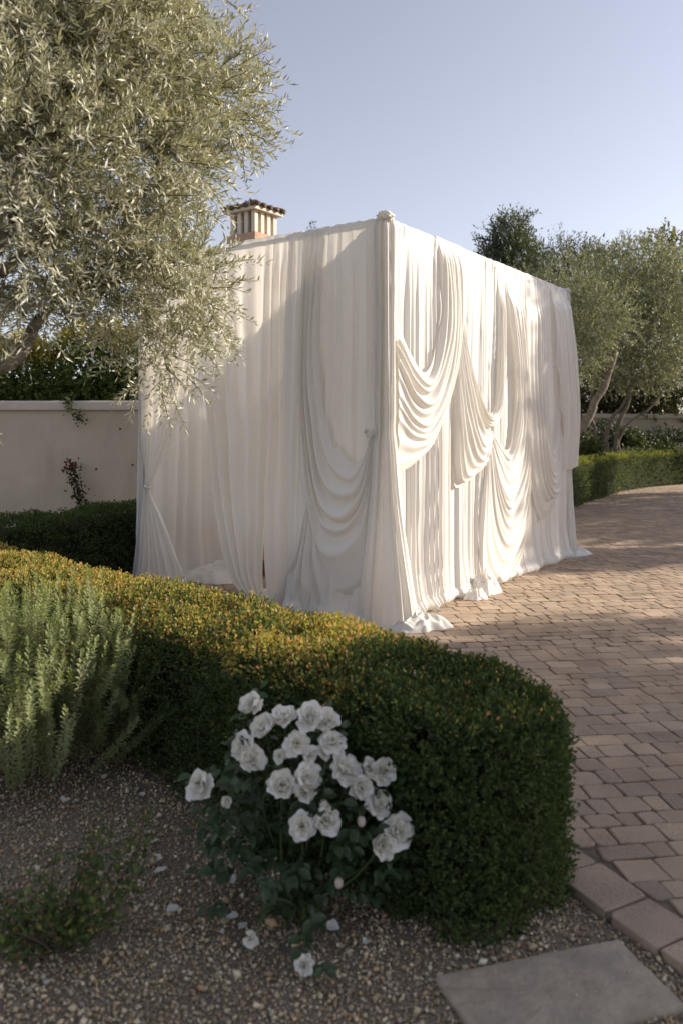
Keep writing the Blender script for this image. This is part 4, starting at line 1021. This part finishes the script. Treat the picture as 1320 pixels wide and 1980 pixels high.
# rounded shrubs in the far bed
for k, (x, y, Y, rw, rh, lab) in enumerate(((1128, 866, 19.6, 36, 20, 'round clipped shrub at the foot of the leaning olive'), (1222, 880, 22.6, 46, 24, 'round clipped shrub right of the olive trunks'), (1283, 872, 23.8, 52, 24, 'low mounded shrub with a pale top behind the far hedge'),
                                           (1215, 848, 24.2, 30, 20, 'small domed shrub before the far wall'), (1290, 845, 25.0, 60, 20, 'wide dark mounded shrub below the far wall'), (1160, 835, 24.5, 60, 30, 'dark bushy shrub behind the thin trunks'), (1098, 815, 21.5, 22, 30, 'dark upright shrub beside the pavilion corner'))):
    c = PX(x, y, Y); w = rw * Y / FPX; hh = max(c[2] + .2, .5); bb = np.array([c[0], Y, -.05])
    tree('mounded_shrub', lab, bb, [([bb, bb + (0, 0, .3)], .05, .03)], [(np.array([c[0], Y, max(c[2] - rh * Y / FPX * .5, .35)]), (w, w * .7, max(rh * Y / FPX, .35))), (np.array([c[0], Y, .3]), (w * .9, w * .6, .35))], 520, 9, .09, .045,
         [(.045, .065, .022), (.065, .085, .03), (.10, .115, .045)] if k not in (4, 5, 6) else [(.025, .04, .02), (.035, .05, .025)], None, M['farleaf'], 261 + k, cat='shrub', twigL=.2, up=.6)

# ------------------------------------------------------------------ house with chimney
Yh = 17.0
hs_ = empty('villa', (-1.4, 17.5, 0))
b = MB(); b.box(-3.6, 2.6, 14.9, 20.1, -.06, 3.35); b.build('wall', M['cream'], hs_, False)
V = np.array([(-4.1, 14.4, 3.30), (3.1, 14.4, 3.30), (3.1, 20.6, 3.30), (-4.1, 20.6, 3.30), (-2.4, 17.5, 5.05), (1.0, 17.5, 5.05)])
mk('roof', V, [np.array([[0, 1, 5, 4], [2, 3, 4, 5], [3, 2, 1, 0]]), np.array([[1, 2, 5], [3, 0, 4]])], M['terracotta'], hs_, False)
for x in (-2.6, -.5, 1.6):
    b = MB(); b.box(x - .5, x + .5, 14.86, 14.9, .9, 2.2); w = b.build('window', M['dark'], hs_, False)
    b = MB(); b.box(x - .58, x + .58, 14.82, 14.9, .82, .898); b.build('sill', M['coping'], w, False)
tag(hs_, 'villa with terracotta roof and slatted chimney behind the pavilion', 'house')
cc = PX(491, 470, Yh); rzc = math.radians(-36); hw_ = .345
def zc(y): return CAMZ - (y - HY) * Yh / FPX
cz0, cz1 = zc(462), zc(417)
b = MB(); b.box(-hw_ * 1.16, hw_ * 1.16, -hw_ * 1.16, hw_ * 1.16, 4.6, zc(459), rzc, (cc[0], Yh, 0)); chim = b.build('chimney', M['chimney_base'], hs_, False)
b = MB(); b.box(-hw_ + .09, hw_ - .09, -hw_ + .09, hw_ - .09, zc(460), cz1, rzc, (cc[0], Yh, 0)); b.build('flue', M['dark'], chim, False)
for i in range(4):
    for j in range(4):
        if i in (0, 3) or j in (0, 3):
            x, y = (np.array([i, j]) / 3 * 2 - 1) * (hw_ - .05)
            b = MB(); b.box(x - .05, x + .05, y - .05, y + .05, zc(459) - .01, cz1, rzc, (cc[0], Yh, 0)); b.build('pillar', M['cream'], chim, False)
b = MB(); b.box(-hw_ - .10, hw_ + .10, -hw_ - .10, hw_ + .10, cz1 - .002, cz1 + .07, rzc, (cc[0], Yh, 0)); b.build('cap', M['cream'], chim, False)
zt = cz1 + .072; E = hw_ + .16
b = MB(); ca, sa = math.cos(rzc), math.sin(rzc)
def rot2(x, y): return (cc[0] + x * ca - y * sa, Yh + x * sa + y * ca)
V = [(*rot2(sx * E * .92, sy * E * .92), zt) for sx, sy in ((-1, -1), (1, -1), (1, 1), (-1, 1))] + [(*rot2(0, 0), zt + .16)]
mk('cap_roof', V, [np.array([[0, 1, 4], [1, 2, 4], [2, 3, 4], [3, 0, 4]]), np.array([[3, 2, 1, 0]])], M['old_tile'], chim, False)
for s in range(4):
    for k in range(5):
        o = (k - 2) * E * .4
        def fr(a, l, z):
            x, y = (a, -l) if s == 0 else (l, a) if s == 1 else (-a, l) if s == 2 else (-l, -a)
            return (*rot2(x, y), z)
        top = max(abs(o) * .85, .05)
        b = MB(); b.tube([fr(o, E, zt + .015), fr(o, (E + top) / 2, zt + .10 - .04), fr(o * .98, top, zt + .165 * (1 - top / E) + .02)], [.055, .05, .045], 8); b.build('tile', M['old_tile'], chim)
wt = PX(489, 402, Yh)
tree('weed_tuft', 'dark tuft of weeds growing on the chimney cap', wt, [], [(wt + (0, -.05, -.02), (.17, .15, .13)), (wt + (-.15, 0, -.03), (.10, .1, .06)), (PX(456, 402, Yh), (.03, .03, .10)), (PX(474, 400, Yh), (.03, .03, .07))], 160, 6, .05, .03, [(.035, .035, .033), (.05, .052, .05)], None, M['farleaf'], 271, cat='plant', twigL=.08)

# ------------------------------------------------------------------ rosemary
def rosemary(c, R0, H, n, seed, label):
    r = rng(seed); e = empty('rosemary_bush', (c[0], c[1], -.05))
    th = r.uniform(0, 2 * math.pi, n); q = np.sqrt(r.uniform(0, 1, n))
    B0 = np.c_[c[0] + R0 * .45 * q * np.cos(th), c[1] + R0 * .45 * q * np.sin(th), np.full(n, -.04)]
    hgt = H * (1 - .45 * q ** 2) * np.where(r.uniform(0, 1, n) < .35, r.uniform(.9, 1.13, n), r.uniform(.5, .95, n))
    TP = np.c_[c[0] + R0 * .92 * q * np.cos(th) + r.normal(0, .04, n), c[1] + R0 * .9 * q * np.sin(th) + r.normal(0, .04, n), hgt]
    # side shoots rise from the main stems
    m = 120; k = np.linspace(.25, 1, m)[None, :, None]
    src = r.integers(0, n, n * 2); f0 = r.uniform(.35, .7, (n * 2, 1))
    b2 = B0[src] * (1 - f0) + TP[src] * f0; out = np.c_[r.normal(0, .07, (n * 2, 2)), r.uniform(.14, .34, n * 2)]
    B0 = np.concatenate([B0, b2]); TP = np.concatenate([TP, b2 + out]); n = len(B0)
    C1_ = B0 * .5 + TP * .5; C1_[:, :2] += (TP[:, :2] - B0[:, :2]) * .2 + r.normal(0, .03, (n, 2))
    pts = (1 - k) ** 2 * B0[:, None] + 2 * k * (1 - k) * C1_[:, None] + k ** 2 * TP[:, None]
    T = unit(np.gradient(pts, axis=1)); rf = unit(r.normal(size=(n, 1, 3)))
    A = unit(np.cross(T, rf)); B = np.cross(T, A)
    a = np.arange(m)[None, :] * 2.399 + r.uniform(0, 6, (n, 1))
    rad = np.cos(a)[..., None] * A + np.sin(a)[..., None] * B
    fr = np.linspace(0, 1, m)[None, :, None]
    ld = rad * (1.25 - .75 * fr ** 8) + T * (.42 + 1.0 * fr ** 8) + r.normal(0, .2, pts.shape)
    lp = (pts + r.normal(0, .002, pts.shape)).reshape(-1, 3); N = len(lp)
    Ln = (.032 * (1 - .45 * fr ** 8) * np.ones((n, m, 1))).reshape(-1) * r.uniform(.7, 1.2, N)
    V, F, kk = leaves4(lp, ld.reshape(-1, 3), unit((T - rad * .4).reshape(-1, 3)), Ln, .009, .1)
    col = pick(r, N, [(.27, .32, .105), (.33, .37, .13), (.20, .255, .085), (.40, .41, .18)], [3, 3, 2, 1.5], .2)
    mk('foliage', V, F, M['needle'], e, False, np.repeat(col, kk, 0), 'stuff')
    b = MB()
    for i in range(0, n, 3): b.tube(pts[i, ::30], np.linspace(.005, .0018, len(pts[i, ::30])), 5)
    b.build('stems', M['twig'], e)
    tag(e, label, 'shrub'); return e
rosemary(np.array([-1.56, 3.95]), .80, .96, 260, 401, 'upright rosemary bush in the gravel bed below the olive tree')

# ------------------------------------------------------------------ white rose bush
def petal_mesh(name, L, W, cup, curl, seed, n=5):
    r = rng(seed); V = []
    for i in range(n):
        t = i / (n - 1); w = W * float(np.interp(t, [0, .25, .5, .75, .92, 1], [.25, .72, 1.0, 1.04, .86, .62]))
        for j in range(n):
            s = j / (n - 1) * 2 - 1
            ruff = .08 * L * t ** 2 * math.sin(s * 4 + seed) + r.normal(0, .010 * L)
            V.append((s * w * .5, L * t * (1 - .20 * s * s * t ** 3), L * (cup * t ** 1.6 - curl * t ** 4) + cup * .55 * W * s * s + ruff))
    return V, grid_faces(n, n)
PET = []
for k in range(6):
    V, F = petal_mesh('petal', .052, .052, (.22, .35, .15, .3, .42, .1)[k], (.12, .22, .05, .25, .1, .15)[k], k)
    c = np.array([(.90, .89, .845), (.91, .895, .85), (.90, .88, .83)][k % 3])
    PET.append(mesh('petal', V, F, M['petal'], True, np.tile(c, (len(V), 1))))
def core_mesh(seed):
    r = rng(seed); mb = MB(); cols = []
    for ring, (m, tilt, L, rr) in enumerate(((6, 38, .042, .004), (5, 58, .036, .003), (4, 74, .028, .003))):
        for k in range(m):
            V, F = petal_mesh('p', L, L * .95, .35, .15, seed + k + ring * 7)
            V = np.array(V); a = math.radians(tilt + r.uniform(-10, 10)); V = np.c_[V[:, 0], V[:, 1] * math.cos(a) - V[:, 2] * math.sin(a), V[:, 1] * math.sin(a) + V[:, 2] * math.cos(a)]
            V[:, 1] += rr; th = 2 * math.pi * k / m + ring * .5 + r.uniform(-.2, .2)
            V = np.c_[V[:, 0] * math.cos(th) - V[:, 1] * math.sin(th), V[:, 0] * math.sin(th) + V[:, 1] * math.cos(th), V[:, 2]]
            mb.add(V, F); cols.append(np.tile([.90, .885, .82], (len(V), 1)))
    for k in range(14):
        a = r.uniform(0, 6.28); q = r.uniform(0, .007); p = np.array([q * math.cos(a), q * math.sin(a), .004])
        mb.tube([p, p + (q * .3 * math.cos(a), q * .3 * math.sin(a), r.uniform(.010, .018))], .0016, 5); cols.append(np.tile([.42, .30, .06], (12, 1)))
    return mesh('bloom', np.concatenate(mb.V), [np.concatenate(mb.Q), np.concatenate(mb.T)], M['petal'], True, np.concatenate(cols))
CORES = [core_mesh(500 + 10 * k) for k in range(4)]
def leaf_mesh(seed):
    r = rng(seed); L, W = .046, .030; n = 6; V = []
    for i in range(n):
        t = i / (n - 1); w = W * math.sin(math.pi * min(.06 + .92 * t, 1)) ** .8
        z = -.18 * L * t * t + .02 * L * math.sin(t * 7 + seed)
        V += [(-w / 2, L * t, z + w * .22), (0, L * t, z), (w / 2, L * t, z + w * .22)]
    g = .8 + .4 * r.uniform(); c = np.array([.045, .078, .03]) * g
    return mesh('leaf', V, grid_faces(n, 3), M['roseleaf'], True, np.tile(c, (len(V), 1)))
RLEAF = [leaf_mesh(600 + k) for k in range(6)]
rb = np.array([-.13, 2.74, -.05])
rose = empty('rose_bush', rb)
tag(rose, 'white rose bush in bloom before the curved box hedge', 'rose bush')
rr_ = rng(61)
blooms = [(489, 1364, 26), (512, 1407, 31), (549, 1386, 26), (600, 1388, 31), (634, 1394, 24), (641, 1434, 26), (470, 1445, 28), (488, 1470, 28), (390, 1521, 31), (545, 1521, 33), (594, 1505, 31), (590, 1532, 22), (667, 1487, 31), (695, 1524, 28), (740, 1492, 28), (710, 1486, 22), (731, 1554, 27), (585, 1598, 29), (629, 1587, 32), (769, 1608, 33), (737, 1634, 30), (574, 1438, 24), (600, 1458, 17), (485, 1817, 16), (588, 1868, 21), (540, 1462, 14), (628, 1452, 20), (437, 1550, 12)]
bpos = []
for k, (x, y, rpx) in enumerate(blooms):
    # front of the bush's dome: nearer low down, further back high up
    Y = 2.60 + .16 * np.clip((1560 - y) / 200, -1, 1) * .8 + .05 * abs(x - 580) / 200
    if y > 1800: Y = GX(x, y, .02 if x > 500 else .06)[1]
    p = PX(x, y, Y); bpos.append(p)
    s = 1.12 * rpx * Y / FPX / .052
    f = unit(np.array([(x - 580) / 260 + rr_.normal(0, .25), -.85 + rr_.normal(0, .2), .55 + (1560 - y) / 500 + rr_.normal(0, .2)]))
    q = Vector(f).to_track_quat('Z', 'Y').to_matrix().to_4x4() @ Matrix.Rotation(rr_.uniform(0, 6.28), 4, 'Z')
    o = inst('bloom', CORES[k % 4], p - f * .012, parent=rose)
    o.rotation_euler = q.to_euler(); o.scale = (s, s, s)
    m = 8 if rpx > 20 else 6
    opn = rr_.uniform(-6, 30)
    for j in range(m):
        pm = Matrix.Rotation(2 * math.pi * j / m + rr_.uniform(-.15, .15), 4, 'Z') @ Matrix.Rotation(math.radians(opn + rr_.uniform(-8, 14) + (j % 2) * 8), 4, 'X')
        c = bpy.data.objects.new('petal', PET[rr_.integers(6)]); COL.objects.link(c); c.parent = o
        c.rotation_euler = pm.to_euler(); c.location = (0, 0, -.002 * (j % 2)); sc_ = rr_.uniform(.88, 1.12); c.scale = (sc_, sc_, sc_)
# buds
for x, y in ((655, 1707), (698, 1588), (626, 1556)):
    p = PX(x, y, 2.62); a = np.linspace(0, math.pi, 9)[:, None]; t = np.linspace(0, 2 * math.pi, 10, endpoint=False)[None, :]
    V = np.stack([p[0] + .014 * np.sin(a) ** .8 * np.cos(t), p[1] + .014 * np.sin(a) ** .8 * np.sin(t), p[2] + .018 * np.cos(a) * np.ones_like(t)], -1).reshape(-1, 3)
    mk('bud', V, grid_faces(9, 10, True), M['petal'], rose, True, np.tile([.80, .70, .62], (90, 1)))
# canes
canes = []
for k, p in enumerate(bpos):
    low = p[2] < .12
    st = rb + np.array([rr_.normal(0, .03), rr_.normal(0, .03), 0])
    mid = (st * .5 + p * .5) + np.array([(p[0] - rb[0]) * .15, .03, .10 if low else .02])
    pts = catmull([st, st * .75 + mid * .25 + np.array([0, 0, .06]), mid, p - np.array([0, -.02, .015])], 14); canes.append(pts)
    b = MB(); b.tube(pts, np.linspace(.0055, .0025, 14), 6); b.build('cane', M['stem'], rose)
# leaflets in groups of five along and around the canes
lv = []
for k in range(290):
    if k < 165: c = canes[rr_.integers(len(canes))]; i = rr_.integers(4, 14); p0 = c[i] + rr_.normal(0, .025, 3)
    else:
        a = rr_.uniform(0, 6.28); q = math.sqrt(rr_.uniform(0, 1)); zz = rr_.uniform(.10, .55)
        p0 = rb + np.array([.03 + .36 * q * math.cos(a), .22 * q * math.sin(a) + .02, zz])
    out = unit(np.array([p0[0] - rb[0] + rr_.normal(0, .15), p0[1] - rb[1] - .04 + rr_.normal(0, .15), rr_.uniform(-.15, .25)]))
    for j in range(5):
        side = (0, .9, -.9, 1.0, -1.0)[j]; along = (.075, .045, .045, .02, .02)[j]
        sx = unit(np.cross(out, [0, 0, 1.])); d = unit(out * (1 if j == 0 else .45) + sx * side * (0 if j == 0 else 1) + np.array([0, 0, -.25]) + rr_.normal(0, .15, 3))
        lv.append((p0 + out * along, d, unit(np.array([0, -.35, 1.]) + rr_.normal(0, .35, 3)), rr_.uniform(.7, 1.15)))
bp_ = np.array(bpos)
lv = [q for q in lv if not any(abs(q[0][0] - b_[0]) < .045 and abs(q[0][2] - b_[2]) < .045 and q[0][1] < b_[1] + .01 for b_ in bp_)]   # leaves do not cover the blooms
lv.sort(key=lambda q: q[0][1])
mb = MB(); mcol = []
LV = np.array([v.co[:] for v in RLEAF[0].vertices]); LF = grid_faces(6, 3)
for k, (p, d, nm, s) in enumerate(lv):
    sx = unit(np.cross(d, nm)); up = np.cross(sx, d)
    Rm = np.stack([sx, d, up], 1)
    if k < 290:
        o = inst('leaf', RLEAF[k % 6], p, parent=rose); o.rotation_euler = Matrix(Rm.tolist()).to_euler(); o.scale = (s, s, s)
    else:
        mb.add(LV @ Rm.T * s + p, LF); mcol.append(np.tile(np.array([.045, .078, .03]) * rr_.uniform(.8, 1.25), (len(LV), 1)))
mb.build('leaves', M['roseleaf'], rose, True, np.concatenate(mcol), 'stuff')

# fallen petals on the gravel
pet_lab = 'fallen white rose petal lying on the gravel'
for k, (x, y) in enumerate(((346, 1756), (432, 1763), (437, 1777), (432, 1807), (295, 1670), (291, 1632), (122, 1554), (272, 1536), (400, 1618), (715, 1718), (740, 1722), (778, 1724), (703, 1828), (630, 1866), (300, 1690), (475, 1790), (452, 1712), (90, 1905), (655, 1800))):
    p = GX(x, y, -.022); s = rr_.uniform(.5, .9)
    o = inst('fallen_petal', PET[k % 6], p + np.array([0, 0, .004]), rot=(rr_.normal(0, .15), rr_.normal(0, .15), rr_.uniform(0, 6.28)), scale=(s, s, s))
    tag(o, pet_lab, 'petal', 'fallen petals on the gravel')

# dry leaf litter under the hedge and the bushes
r = rng(77); nlit = 420
cc_ = catmull(HEDGE_C[3:], 300); ti_ = r.integers(0, 300, nlit); tt_ = unit(np.gradient(cc_, axis=0))[ti_]
PL = cc_[ti_] + np.c_[tt_[:, 1], -tt_[:, 0]] * (.30 + r.exponential(.13, nlit))[:, None]
PL[300:] = np.c_[r.uniform(-1.4, .7, 120), r.uniform(2.0, 3.6, 120)]
V, F, kk = leaves4(np.c_[PL, np.full(nlit, -.022)], np.c_[r.normal(size=(nlit, 2)), r.normal(0, .15, nlit)], unit(np.c_[r.normal(0, .3, (nlit, 2)), np.ones(nlit)]), .02 * r.uniform(.6, 1.4, nlit), .011)
mk('leaf_litter', V, F, M['leaf'], gravel_bed, False, np.repeat(pick(r, nlit, [(.20, .12, .06), (.30, .20, .10), (.13, .08, .04), (.26, .25, .10)], None, .25), kk, 0), 'stuff')

# low sparse shrub in the near left corner
def low_shrub(c, seed):
    r = rng(seed); e = empty('low_shrub', c); b = MB(); P, D = [], []
    for k in range(26):
        a = r.uniform(0, 6.28); q = r.uniform(.05, .36); h = r.uniform(.12, .36)
        tip = np.array(c) + np.array([q * math.cos(a), q * math.sin(a) * .8, h])
        pts = catmull([np.array(c), np.array(c) + (tip - np.array(c)) * .5 + r.normal(0, .03, 3), tip], 12); b.tube(pts, np.linspace(.006, .0018, 12), 5)
        for i in range(4, 12):
            for j in range(6): P.append(pts[i] + r.normal(0, .022, 3)); D.append(r.normal(0, 1, 3) + (0, 0, .4))
    b.build('stems', M['twig'], e)
    P = np.array(P); D = np.array(D); N = len(P)
    V, F, kk = leaves4(P, D, unit(r.normal(0, .5, (N, 3)) + np.array([0, -.3, 1])), .027 * r.uniform(.6, 1.2, N), .016)
    mk('foliage', V, F, M['leaf'], e, False, np.repeat(pick(r, N, [(.07, .11, .03), (.11, .15, .04), (.22, .21, .05), (.05, .08, .03), (.22, .10, .04)], [4, 3, .7, 3, .12], .25), kk, 0), 'stuff')
    tag(e, 'low sparse shrub with yellowing leaves in the gravel', 'shrub')
low_shrub(GX(112, 1850, -.05), 411)

# stepping slabs
def slab(name, label, poly, zt, th=.055):
    P = np.array(poly); c = P.mean(0); n = len(P)
    r = rng(5); O = []
    for i in range(n):
        a, b_ = P[i], P[(i + 1) % n]
        for t in np.linspace(0, 1, 14)[:-1]: O.append(a + (b_ - a) * t + r.normal(0, .0016, 2))
    O = np.array(O); m = len(O); I = c + (O - c) * .985
    V = np.concatenate([np.c_[O, np.full(m, zt - th)], np.c_[O, np.full(m, zt - .008)], np.c_[I, np.full(m, zt) + r.normal(0, .0008, m)], [[*c, zt]]]) - np.array([*c, zt - th])
    j = np.arange(m); j2 = (j + 1) % m
    o = inst(name, mesh(name, V, [np.concatenate([np.stack([j, j2, m + j2, m + j], 1), np.stack([m + j, m + j2, 2 * m + j2, 2 * m + j], 1)]), np.stack([2 * m + j, 2 * m + j2, np.full(m, 3 * m)], 1)], M['slab'], False), (*c, zt - th))
    tag(o, label, 'stepping stone'); return o
A_, B_, C_ = GX(840, 1886, -.012)[:2], GX(1195, 1815, -.012)[:2], GX(1330, 1945, -.012)[:2]
D_ = C_ + (A_ - B_) * .98 + np.array([.0, .0])
slab('stepping_stone', 'grey rectangular stepping slab in gravel at the edge of the pavers', [D_, C_, B_, A_], -.012)
q0 = GX(814, 1972, -.015)[:2]; e1 = unit(A_ - B_); e2 = unit(C_ - B_)
slab('stepping_stone', 'brown stepping slab mostly out of view beside the grey slab', [q0 + e2 * .3, q0 + e2 * .3 + e1 * -.0 , q0, q0 + e1 * .6, q0 + e1 * .6 + e2 * .3][1:][::-1], -.018)
